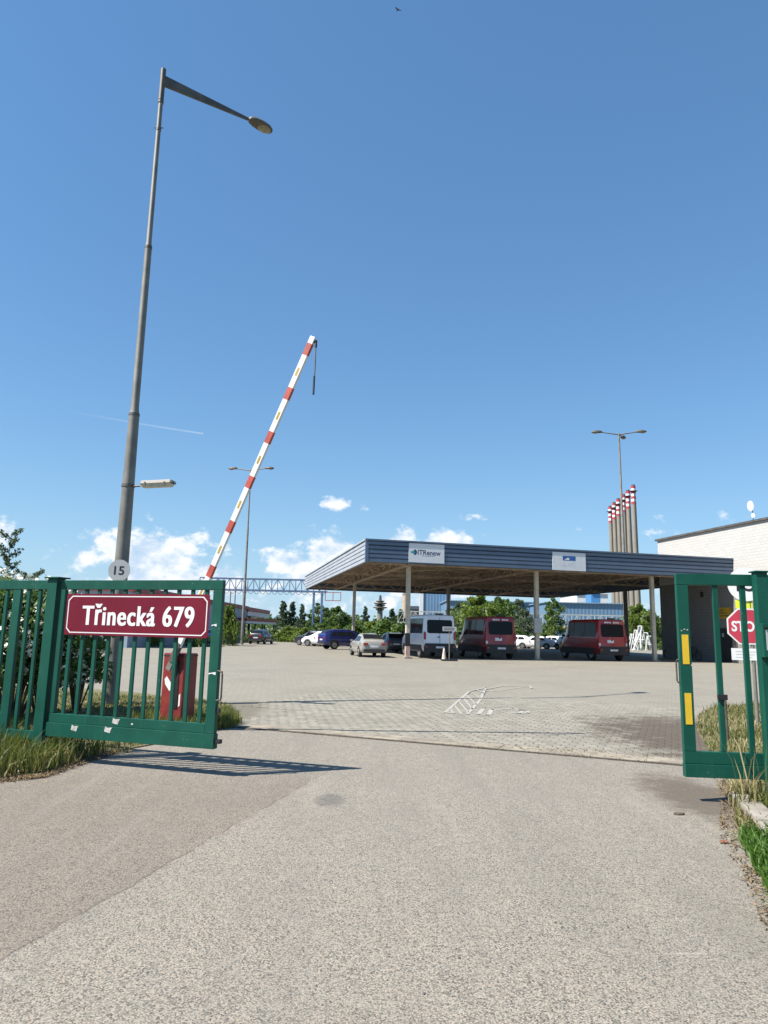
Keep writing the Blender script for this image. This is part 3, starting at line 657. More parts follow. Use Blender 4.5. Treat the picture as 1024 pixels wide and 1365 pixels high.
# ------------------------------------------------------------------ lamp post with the number sign and floodlight
PZ = 15.0; PB = at(147, 930, 15.0)
lp = thing('street_lamp', 'tall tapered grey street lamp post behind the gate leaf', 'street lamp', (PB.x, PB.y, 0))
top = at(218, 95, 15.0); lx = top.x - PB.x; TZ = 15.0
def axis(z): return Vector((lx * z / TZ, 0, z))
m = MB(); m.tube([axis(0), axis(.05), axis(3), axis(6.3)], [.17, .165, .145, .112], 20); m.build('lower_shaft', m_galv, lp, smooth=40)
m = MB(); m.tube([axis(6.3), axis(6.42), axis(10.35)], [.108, .088, .078], 18); m.build('middle_shaft', m_galv, lp, smooth=40)
m = MB(); m.tube([axis(10.35), axis(10.45), axis(14.2)], [.076, .060, .052], 16); m.build('upper_shaft', m_galv, lp, smooth=40)
for z, r in ((6.28, .118), (10.33, .083), (14.15, .066), (13.4, .06)): MB().tube([axis(z - .03), axis(z + .03)], r, 18).build('collar', m_galvdk, lp, smooth=40)
m = MB(); m.tube([axis(14.2), axis(15.05)], [.062, .062], 14); m.build('sleeve', m_galvdk, lp, smooth=40)
for s in (-1, 1): MB().tube([axis(13.45), axis(13.45) + Vector((s * .11, 0, 0))], .012, 6).build('clamp_bolt', m_galvdk, lp)
ae = G(331, 159, 15.0) - Vector((PB.x, PB.y, 0)); a0 = axis(14.75) + Vector((.03, .03, 0))
d = (ae - a0); m = MB(); n_ = d.cross(Vector((0, 0, 1))).normalized()
vs = [];
for p, h0, w0 in ((a0, .27, .07), (ae, .075, .045)):
    for sy, sz in ((-1, -1), (1, -1), (1, 1), (-1, 1)): vs.append(p + n_ * sy * w0 / 2 + Vector((0, 0, sz * h0 / 2)))
m.add(vs, [(0, 3, 2, 1), (4, 5, 6, 7), (0, 1, 5, 4), (1, 2, 6, 5), (2, 3, 7, 6), (3, 0, 4, 7)]); m.build('arm', m_galvdk, lp, bevel=.01)
dn = Vector((d.x, d.y, 0)).normalized()
m = MB(); m.tube([ae - dn * .1, ae + dn * .2], .03, 10); m.build('spigot', m_galvdk, lp)
def cobra(parent, o, dn, L=.72, wd=.17, hh=.14, mat=None):
    """luminaire: shell with a lens under it"""
    sd = dn.cross(Vector((0, 0, 1))); m = MB(); n = 14; rings = []
    prof = [(0, .35, .5), (.06, .55, .75), (.25, .85, .95), (.55, 1.0, 1.0), (.8, .9, .85), (.95, .6, .55), (1.0, .25, .3)]
    vs = []; fs = []
    for u, w_, h_ in prof:
        for k in range(n):
            t = 2 * math.pi * k / n; zz = math.sin(t); vs.append(o + dn * (u * L) + sd * (math.cos(t) * wd * w_) + Vector((0, 0, (zz if zz > 0 else zz * .25) * hh * h_)))
    for i in range(len(prof) - 1):
        for k in range(n): fs.append((i * n + k, i * n + (k + 1) % n, (i + 1) * n + (k + 1) % n, (i + 1) * n + k))
    fs += [tuple(range(n)), tuple((len(prof) - 1) * n + k for k in range(n))]
    m.add(vs, fs); h = m.build('luminaire', mat or m_galvdk, parent, smooth=50)
    m = MB(); vs = []; fs = []
    for r_, z_ in ((1, -.25 * hh - .002), (.92, -.42 * hh), (.6, -.62 * hh), (.15, -.7 * hh)):
        for k in range(n): t = 2 * math.pi * k / n; vs.append(o + dn * (L * .66 + math.cos(t) * L * .27 * r_) + sd * (math.sin(t) * wd * .80 * r_) + Vector((0, 0, z_ + .02)))
    for i in range(3):
        for k in range(n): fs.append((i * n + k, i * n + (k + 1) % n, (i + 1) * n + (k + 1) % n, (i + 1) * n + k))
    fs.append(tuple(3 * n + k for k in range(n))); m.add(vs, fs); m.build('lens', m_lens, h, smooth=60); return h
cobra(lp, ae + dn * .03, dn, .70, .18, .16)
fz = at(170, 647, 14.95).z
fq = axis(fz)
fl = thing('floodlight', 'pale tube floodlight bracketed to the street lamp post', 'lamp', (PB.x + fq.x, PB.y, fz), R(-12))
m = MB(); m.tube([(0, 0, -.03), (0, 0, .03)], .142, 18); m.build('band', m_galvdk, fl, smooth=40)
m = MB(); m.tube([(.12, -.02, -.02), (.36, -.03, -.01)], .022, 8); m.build('bracket', m_galvdk, fl)
m = MB(); vs = []; fs = []
P = [(-.11, 0), (-.085, .075), (.085, .075), (.11, 0)]
for x, s in ((.34, .8), (.37, 1), (1.06, 1), (1.10, .75)):
    for y, z in P: vs.append((x, -.03 + y * s, .01 + z * s + (x - .34) * .02))
for i in range(3):
    for k in range(4): fs.append((i * 4 + k, i * 4 + (k + 1) % 4, (i + 1) * 4 + (k + 1) % 4, (i + 1) * 4 + k))
fs += [(0, 1, 2, 3), (12, 13, 14, 15)]; m.add(vs, fs); m.build('housing', m_galv, fl, bevel=.01)
vs = []; fs = []; P = [(-.10, -.002), (-.075, -.07), (.075, -.07), (.10, -.002)]; m = MB()
for x, s in ((.36, .85), (.40, 1), (1.03, 1), (1.07, .85)):
    for y, z in P: vs.append((x, -.03 + y * s, .01 + z * s + (x - .34) * .02))
for i in range(3):
    for k in range(4): fs.append((i * 4 + k, i * 4 + (k + 1) % 4, (i + 1) * 4 + (k + 1) % 4, (i + 1) * 4 + k))
fs += [(0, 1, 2, 3), (12, 13, 14, 15)]; m.add(vs, fs); m.build('diffuser', m_lens2, fl, bevel=.006)
for x in (.46, .92): MB().box((x, -.145, -.01), (x + .03, -.128, .05)).build('clip', m_galvdk, fl)
MB().box((1.10, -.05, .0), (1.15, -.01, .05)).build('end_knob', m_galvdk, fl, bevel=.008)
p = at(159, 760.5, 14.78)
rs_ = thing('round_sign', 'round grey sign with black number 15 on the lamp post', 'sign', p)
def disc(r, t, y=0, n=32): return MB().prism([(r * math.cos(2 * math.pi * k / n), r * math.sin(2 * math.pi * k / n)) for k in range(n)], (0, y, 0), (1, 0, 0), (0, 0, 1), (0, 1, 0), t)
disc(.232, .006).build('disc', m_signgrey, rs_)
t, d = textmesh('digits', '15', .28, m_ink, rs_, (.0, -.0015, 0), FACE, off=.005, xs=.8)
for v in t.data.vertices: v.co.x *= .215 / d[0]; v.co.y *= .185 / d[1]
MB().box((-.02, .006, -.12), (.02, .08, .12)).build('bracket', m_galvdk, rs_)

# ------------------------------------------------------------------ barrier
PV = at(238, 862, 11.5); TIP = at(418, 449, 10.4)
br = thing('barrier', 'raised white and red striped barrier arm on a red housing', 'barrier', (PV.x, PV.y, 0), 0)
ax = TIP - PV; AL = ax.length; pl = PV - Vector((PV.x, PV.y, 0)); u = ax.normalized()
aw = Vector((u.x, u.y, 0)).normalized(); side = u.cross(Vector((aw.y, -aw.x, 0)).normalized()).normalized()   # in-plane perpendicular
nrm = u.cross(side).normalized()
if nrm.y > 0: nrm = -nrm
def armbox(t0, t1, w, dpt, y=0.0):
    p, q = pl + u * (AL * t0), pl + u * (AL * t1); m = MB(); vs = []
    for c in (p, q):
        for a_, b_ in ((-1, -1), (1, -1), (1, 1), (-1, 1)): vs.append(c + side * (a_ * w / 2) + nrm * (y + b_ * dpt / 2))
    return m.add(vs, [(0, 3, 2, 1), (4, 5, 6, 7), (0, 1, 5, 4), (1, 2, 6, 5), (2, 3, 7, 6), (3, 0, 4, 7)])
arm = armbox(.0, 1.0, .098, .05).build('arm', m_white, br, bevel=.008)
for t in (.04, .18, .32, .463, .607, .752, .893): armbox(1 - t - .0185, 1 - t + .0185, .1005, .0525).build('red_stripe', m_redstripe, arm)
for t in (.112, .251, .392, .536, .682, .822): armbox(1 - t - .0125, 1 - t + .0125, .042, .0015, .0268).build('reflector', m_amber, arm)
hp = pl + u * (AL * .985) + side * 0.0
# hanging support leg
h0 = hp + Vector((.075, -.02, -.02)); m = MB(); m.bar(hp, h0, .03, .03); m.build('hinge', m_black, br)
m = MB(); m.tube([h0, h0 + Vector((.0, 0, -.42)), h0 + Vector((-.006, 0, -.60))], .010, 8); leg = m.build('support_rod', m_galvdk, br)
m = MB(); m.tube([h0 + Vector((-.006, 0, -.56)), h0 + Vector((-.008, 0, -.86))], .016, 8); m.build('rod_foot', m_black, leg)
m = MB(); m.tube([h0 + Vector((0, 0, .03)), h0 + Vector((0, 0, -.08))], .020, 8); m.build('rod_socket', m_black, leg)
armbox(-.05, .012, .09, .09, -.0).build('arm_clamp', m_galvdk, br, bevel=.01)
hs = MB(); hs.box((-.27, -.14, -.02), (.15, .20, 1.22)); hz = hs.build('housing', m_redp, br, bevel=.02)
hz.location = (.02, .22, 0); hz.rotation_euler = (0, 0, R(-24))
MB().box((-.03, -.150, .35), (.07, -.143, 1.10)).build('slot', m_black, hz, bevel=.002)
MB().box((-.273, -.144, 1.17), (.153, .204, 1.19)).build('lid_seam', m_plastic, hz)
m = MB(); m.prism([(-.22, .80), (-.18, .85), (-.08, .74), (-.06, .64), (-.11, .62), (-.20, .72)], (0, -.1415, 0), (1, 0, 0), (0, 0, 1), (0, -1, 0), .002); m.build('emblem', m_white, hz)
m = MB(); m.prism([(.09, .56), (.12, .59), (.12, .40), (.09, .38)], (0, -.1415, 0), (1, 0, 0), (0, 0, 1), (0, -1, 0), .002); m.build('emblem', m_white, hz)
m = MB(); m.bar(pl - u * .08 + nrm * .01, pl - u * .42 + nrm * .01 , .10, .03, nrm); m.build('counterweight', m_galv, br, bevel=.01)

# ------------------------------------------------------------------ stop sign behind the right leaf
SY = 14.0; c = at(995, 835, SY)
st = thing('stop_sign', 'red octagonal stop sign on a post behind the right gate', 'sign', (c.x, SY, 0), R(-14))
zz = c.z; oc = lambda r: [(r / math.cos(math.pi / 8) * math.cos(math.pi / 8 + k * math.pi / 4), r / math.cos(math.pi / 8) * math.sin(math.pi / 8 + k * math.pi / 4)) for k in range(8)]
m_stop = paint('stop_red', (.42, .035, .06), .5, var=.08)
m_fluo = paint('fluorescent_yellow', (.62, .68, .03), .5)
MB().prism(oc(.352), (0, 0, zz), (1, 0, 0), (0, 0, 1), (0, 1, 0), .006).build('plate', m_white, st)
MB().prism(oc(.325), (0, -.0025, zz), (1, 0, 0), (0, 0, 1), (0, 1, 0), .002).build('red_field', m_stop, st)
t, d = textmesh('lettering', 'STOP', .25, m_white, st, (0, -.0045, zz), FACE, off=.008, xs=.8)
for v in t.data.vertices: v.co.x *= .54 / d[0]; v.co.y *= .21 / d[1]
MB().tube([(.10, .04, -.05), (.10, .04, zz + .9)], .035, 12).build('post', m_galv, st, smooth=40)
MB().box((-.17, .008, zz + .355), (.14, .014, zz + .52)).build('yellow_patch', m_fluo, st)
MB().box((-.06, .0065, zz + .37), (.0, .0078, zz + .47)).build('bracket', m_black, st)
MB().box((-.30, 0, zz - .66), (.24, .005, zz - .43)).build('lower_plate', m_white, st)
for i in range(3): MB().box((-.22, -.0018, zz - .50 - i * .055), (.17 - .05 * i, -.0002, zz - .49 - i * .055)).build('text_line', m_signgrey, st)
p = at(994, 779, SY - .02)
r2 = thing('round_sign', 'round white sign with black number 15 above the stop sign', 'sign', p, R(-14))
disc(.335, .006).build('disc', m_white, r2)
t, d = textmesh('digits', '15', .36, m_ink, r2, (.0, -.0015, 0), FACE, off=.008, xs=.8)
for v in t.data.vertices: v.co.x *= .34 / d[0]; v.co.y *= .285 / d[1]

# ------------------------------------------------------------------ canopy
CO = Vector((-.97, 42.0, 0)); CU = Vector((.97, .243, 0)).normalized(); CV = Vector((-.22, .975, 0)).normalized()
ca = math.atan2(CU.y, CU.x)
cn = thing('canopy', 'large flat canopy with blue ribbed fascia over parked vans', 'canopy', CO, ca)
def cl(a, b, z=0):                                # canopy frame -> its local coordinates
    p = CU * a + CV * b; q = Matrix.Rotation(-ca, 3, 'Z') @ p; return Vector((q.x, q.y, z))
CZ0, CZ1 = 5.74, 7.14; FW, FD = 26.1, 32.0
def ribbed(name, p, q, z0, z1, mat, nr=5, dpt=.10, outv=None):
    """fascia: ribbed sheet between two plan points, its profile extruded along"""
    d = (q - p).normalized(); o_ = outv.normalized(); prof = []; h = (z1 - z0) / nr
    for i in range(nr):
        z = z0 + i * h; prof += [(0.0, z + h * .02), (dpt, z + h * .10), (dpt, z + h * .80), (0.0, z + h * .88)]
    prof.append((0, z1)); m = MB(); n = len(prof)
    vs = [p + o_ * x + Vector((0, 0, z)) for x, z in prof] + [q + o_ * x + Vector((0, 0, z)) for x, z in prof]
    m.add(vs, [(i, i + 1, n + i + 1, n + i) for i in range(n - 1)])
    vs = [p - o_ * .12 + Vector((0, 0, z0)), q - o_ * .12 + Vector((0, 0, z0)), p - o_ * .12 + Vector((0, 0, z1)), q - o_ * .12 + Vector((0, 0, z1))]
    b_ = len(m.v); m.add(vs, [(0, 1, 3, 2)]); return m.build(name, mat, cn)
def trimbar(name, p, q, z, w, h, mat): return MB().bar(p + Vector((0, 0, z)), q + Vector((0, 0, z)), w, h).build(name, mat, cn)
A0, A1, A2, A3, A4, A5 = cl(0, 0), cl(FW, 0), cl(FW, 8.6), cl(28, 8.6), cl(28, FD), cl(0, FD)
ox, oy = cl(-1, 0), cl(0, -1)
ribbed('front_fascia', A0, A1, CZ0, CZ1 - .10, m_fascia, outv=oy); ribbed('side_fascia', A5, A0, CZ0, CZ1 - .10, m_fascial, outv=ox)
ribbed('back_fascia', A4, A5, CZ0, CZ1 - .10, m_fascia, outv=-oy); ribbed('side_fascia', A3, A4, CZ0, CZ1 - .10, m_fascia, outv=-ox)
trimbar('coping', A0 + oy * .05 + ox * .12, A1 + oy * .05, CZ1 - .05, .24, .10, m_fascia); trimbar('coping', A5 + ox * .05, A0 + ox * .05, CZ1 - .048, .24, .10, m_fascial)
m = MB(); m.box((-.125, -.115, CZ0 - .01), (.06, .06, CZ1 - .102)); o = m.build('corner_trim', m_fascia, cn); o.location = A0
m = MB(); m.box((-.05, -.125, CZ0 - .01), (.09, .05, CZ1 - .01)); o = m.build('end_trim', m_galvdk, cn); o.location = A1
m = MB(); P = [A0, A1, A2, A3, A4, A5]; n = 6
m.add([p + Vector((0, 0, 6.62)) for p in P] + [p + Vector((0, 0, 6.82)) for p in P], [tuple(range(6)), tuple(range(6, 12))] + [(i, (i + 1) % 6, 6 + (i + 1) % 6, 6 + i) for i in range(6)]); m.build('roof_deck', m_deck, cn)
# purlins run across, trusses run front to back
for i in range(17):
    b_ = .35 + i * 1.95; w = FW if b_ < 8.6 else 28
    MB().bar(cl(.15, b_, 6.52), cl(w - .15, b_, 6.52), .10, .20).build('purlin', m_truss, cn)
def truss(p, q, z0, z1, step, r=.05):
    m = MB(); d = q - p; L = d.length; d.normalize(); n = max(2, int(L / step)); up = Vector((0, 0, 1))
    m.bar(p + up * z0, q + up * z0, .14, .14); m.bar(p + up * z1, q + up * z1, .10, .10)
    for i in range(n):
        a_ = p + d * (L * i / n); b_ = p + d * (L * (i + .5) / n); c_ = p + d * (L * (i + 1) / n)
        m.bar(a_ + up * z1, b_ + up * z0, .09, .09); m.bar(b_ + up * z0, c_ + up * z1, .09, .09)
    return m
CA = (3.0, 11.8, 20.5); CB = (1.4, 20.0)
for a_ in CA: truss(cl(a_, .25), cl(a_, FD - .3), 5.82, 6.40, 1.9).build('truss', m_truss, cn)
for b_ in CB + (10.5, 29.0): truss(cl(.3, b_), cl(25.9 if b_ < 8 else 27.7, b_), 5.84, 6.38, 1.9).build('truss', m_truss, cn)
for a0_, a1_ in ((3.0, 11.8), (11.8, 20.5)):
    for b0_, b1_ in ((1.4, 10.5), (10.5, 20.0)):
        MB().bar(cl(a0_, b0_, 5.95), cl(a1_, b1_, 5.95), .07, .07).build('wind_brace', m_truss, cn); MB().bar(cl(a1_, b0_, 6.05), cl(a0_, b1_, 6.05), .07, .07).build('wind_brace', m_truss, cn)
for b_ in CB:
    for a_ in CA:
        m = MB(); q = cl(a_, b_); m.box((q.x - .125, q.y - .125, -.02), (q.x + .125, q.y + .125, 5.80)); c_ = m.build('column', m_concol if b_ < 5 else m_concol, cn, bevel=.02)
        MB().box((q.x - .26, q.y - .26, -.02), (q.x + .26, q.y + .26, .10)).build('footing', m_concrete, c_, bevel=.02)
q = cl(3.0, 1.4); MB().box((q.x - .131, q.y - .131, .75), (q.x + .131, q.y + .131, 1.55)).build('black_band', m_black, cn)
MB().box((q.x - .133, q.y - .133, .102), (q.x + .133, q.y + .133, .748)).build('pink_band', paint('pink_wash', (.42, .30, .26), .8), cn)
q = cl(11.8, 1.4); MB().box((q.x - .32, q.y - .30, 1.75), (q.x + .24, q.y - .127, 2.7)).build('meter_box', m_signgrey, cn, bevel=.02)
def fasciasign(px0, px1, py0, py1, name, label):
    A = at(px0, py1, 42.6); lx0 = None
    # intersect the sign's two edge rays with the fascia plane
    n = Vector((CU.y, -CU.x, 0)); o0 = CO + n * .13
    def hit(px, py): d = ray(px, py); t = (o0 - Vector((0, 0, EYE))).dot(n) / d.dot(n); return Vector((0, 0, EYE)) + d * t
    p, q = hit(px0, py1), hit(px1, py0); w = (q.xy - p.xy).length; h = q.z - p.z + w * .0
    c_ = (p + q) / 2; return thing(name, label, 'sign', c_, ca), w, h
s1, w, h = fasciasign(545, 592.5, 728, 747.5, 'company_sign', 'white ITRenew company sign on the blue canopy fascia')
h = 1.17
m_board = paint('sign_board', (.60, .62, .64), .5, var=.03)
MB().box((-w / 2, 0, -h / 2), (w / 2, .03, h / 2)).build('board', m_board, s1)
m_navy = paint('navy_ink', (.02, .035, .09), .5); m_teal = paint('teal_ink', (.01, .20, .26), .5)
t, d = textmesh('lettering', 'ITRenew', .42, m_navy, s1, (.16, -.0015, .04), FACE, off=.006)
for v in t.data.vertices: v.co.x *= 1.48 / d[0]; v.co.y *= .32 / d[1]
m = MB(); m.prism([(-.20, -.05), (-.05, -.05), (-.05, -.14), (.11, 0), (-.05, .14), (-.05, .05), (-.20, .05)], (-.82, -.003, .04), (1, 0, 0), (0, 0, 1), (0, 1, 0), .002); m.build('arrow_logo', m_teal, s1)
m = MB(); P = arcrect(.34, .36, .17); m.prism([p for p in P if p[0] > -.01], (-.80, -.0022, .04), (1, 0, 0), (0, 0, 1), (0, 1, 0), .001); m.build('arrow_ring', m_navy, s1)
for i in range(5): MB().box((-.32 + i * .17, -.002, -.185), (-.20 + i * .17, -.0005, -.160)).build('subtitle_mark', m_navy, s1)
s2, w, h = fasciasign(737, 780.5, 736, 761.5, 'company_sign', 'white sign with blue rectangle logo on the canopy fascia')
h = 1.17
MB().box((-w / 2, 0, -h / 2), (w / 2, .03, h / 2)).build('board', m_board, s2)
MB().box((-.46, -.003, .06), (.46, -.0005, .36)).build('logo_block', paint('logo_blue', (.02, .10, .30), .5), s2)
m = MB(); m.prism([(-.36, .10), (-.02, .10), (.03, .16), (-.02, .24), (-.12, .24), (-.22, .18)], (0, -.0045, 0), (1, 0, 0), (0, 0, 1), (0, 1, 0), .001); m.build('logo_mark', m_white, s2)
t, d = textmesh('lettering', 'ELAID', .3, paint('pale_ink', (.50, .53, .58), .5), s2, (0, -.0015, -.20), FACE)
for v in t.data.vertices: v.co.x *= .90 / d[0]; v.co.y *= .24 / d[1]

# ------------------------------------------------------------------ white brick building on the right
BF = at(880, 800, 56.5); BF.z = 0; BD = Vector((.225, -.974, 0)).normalized()           # wall runs from its far corner towards the camera
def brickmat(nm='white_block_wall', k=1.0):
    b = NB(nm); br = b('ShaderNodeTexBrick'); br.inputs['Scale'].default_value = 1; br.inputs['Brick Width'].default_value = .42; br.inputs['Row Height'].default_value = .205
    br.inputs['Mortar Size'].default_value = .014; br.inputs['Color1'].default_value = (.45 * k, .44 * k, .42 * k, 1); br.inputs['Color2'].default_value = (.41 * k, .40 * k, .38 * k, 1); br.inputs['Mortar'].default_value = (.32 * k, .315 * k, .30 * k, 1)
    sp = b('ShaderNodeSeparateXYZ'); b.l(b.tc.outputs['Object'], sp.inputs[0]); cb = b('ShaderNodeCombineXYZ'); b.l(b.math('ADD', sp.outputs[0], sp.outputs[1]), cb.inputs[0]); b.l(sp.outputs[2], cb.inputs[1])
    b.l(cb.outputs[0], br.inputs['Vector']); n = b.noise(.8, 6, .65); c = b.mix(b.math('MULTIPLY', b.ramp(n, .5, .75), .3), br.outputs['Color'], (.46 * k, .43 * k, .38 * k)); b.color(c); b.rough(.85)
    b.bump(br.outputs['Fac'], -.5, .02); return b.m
m_brick = brickmat()
ba = math.atan2(BD.y, BD.x)
wb = thing('brick_building', 'white block walled building beside the canopy', 'building', (BF.x, BF.y, 0), ba)   # local +x towards the camera, +y away from the yard
zt = 9.35
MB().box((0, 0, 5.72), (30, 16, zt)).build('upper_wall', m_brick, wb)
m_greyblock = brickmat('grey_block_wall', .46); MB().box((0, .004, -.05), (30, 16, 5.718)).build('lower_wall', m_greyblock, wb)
MB().box((-.15, -.15, zt + .002), (30.2, 16.2, zt + .15)).build('roof_edge', m_galvdk, wb)
m = MB(); m.box((6.75, -.035, -.02), (8.35, -.002, 2.35)); dr_ = m.build('door', m_plastic, wb)
MB().box((6.67, -.05, -.02), (6.745, -.002, 2.42)).build('frame', m_galvdk, dr_); MB().box((8.355, -.05, -.02), (8.43, -.002, 2.42)).build('frame', m_galvdk, dr_)
MB().box((7.0, -.038, 1.75), (7.2, -.0355, 2.0)).build('notice', m_signgrey, dr_)
MB().box((8.2, -.045, .95), (8.22, -.036, 1.2)).build('handle', m_galv, dr_)
MB().box((5.0, -.09, 4.6), (5.22, -.002, 5.0)).build('wall_lamp', m_black, wb, bevel=.02)
ys = thing('wall_sign', 'yellow notice board above the dark building door', 'sign', BF + BD * 6.3 + Vector((0, 0, 3.0)), ba)
MB().box((0, -.06, 0), (1.75, -.004, .78)).build('board', paint('yellow_board', (.50, .28, .015), .5), ys)
for i in range(3): MB().box((.2, -.063, .18 + i * .2), (1.5 - .2 * i, -.0605, .23 + i * .2)).build('text_line', m_ink, ys)
an = thing('antenna_mast', 'white dish antennas on the building roof edge', 'antenna', BF + BD * 10.4 + Vector((.25, .15, zt + .22))); an.scale = (.60, .60, .80)
MB().tube([(0, 0, -.22), (0, 0, 1.55)], .045, 10).build('mast', m_galvdk, an)
m = MB(); m.lathe([(.02, -.10), (.22, -.06), (.33, .03), (.34, .06), (.30, .07)], 20); o = m.build('dish', m_white, an, smooth=50); o.location = (-.30, -.18, 1.18); o.rotation_euler = (R(90), 0, R(-20)); o.scale = (1, 1.35, 1)
m = MB(); m.lathe([(.02, -.08), (.16, -.05), (.21, .02), (.215, .05)], 16); o = m.build('dish', m_white, an, smooth=50); o.location = (-.10, -.20, .38); o.rotation_euler = (R(90), 0, R(-20))
for z in (1.18, .38): MB().bar((0, 0, z), (-.2, -.12, z), .04, .04).build('bracket', m_galvdk, an)
MB().box((-.06, -.05, .95), (.10, .05, 1.3)).build('radio_unit', m_galv, an, bevel=.02)
# bicycles at the wall
def bicycle(px, Y, label, rz):
    p = at(px, 870, Y); bk = thing('bicycle', label, 'bicycle', (p.x, Y, 0), rz, 'bicycles at the building wall')
    for x in (-.52, .52):
        m = MB(); P = [(x + .33 * math.cos(t * math.pi / 8), 0, .34 + .33 * math.sin(t * math.pi / 8)) for t in range(17)]; m.tube(P, .022, 6, cap=False); wh = m.build('wheel', m_tyre, bk)
        m = MB(); [m.tube([(x, 0, .34), (x + .32 * math.cos(t), 0, .34 + .32 * math.sin(t))], .004, 4) for t in [k * math.pi / 4 for k in range(8)]]; m.build('spokes', m_galv, wh)
    m = MB(); B = {'r': (-.52, 0, .34), 'b': (-.08, 0, .32), 's': (-.20, 0, .84), 'h': (.34, 0, .82), 'f': (.52, 0, .34)}
    for a_, b_ in ('rb', 'rs', 'bs', 'sh', 'bh', 'hf'): m.tube([B[a_], B[b_]], .018, 6)
    m.build('frame', m_plastic, bk)
    MB().bar((-.21, 0, .93), (-.19, 0, .84), .03, .03).build('seat_post', m_galv, bk); MB().box((-.34, -.07, .93), (-.08, .07, .98)).build('saddle', m_black, bk, bevel=.02)
    MB().tube([(.34, 0, .82), (.31, 0, .98), (.31, -.26, 1.02)], .014, 6).build('handlebar', m_galv, bk); MB().tube([(.31, 0, .98), (.31, .26, 1.02)], .014, 6).build('handlebar', m_galv, bk)
bicycle(925, 52.6, 'dark bicycle nearest the building door', ba); bicycle(896, 55.5, 'dark bicycle further along the wall by the last canopy column', ba + .2)
b3 = None

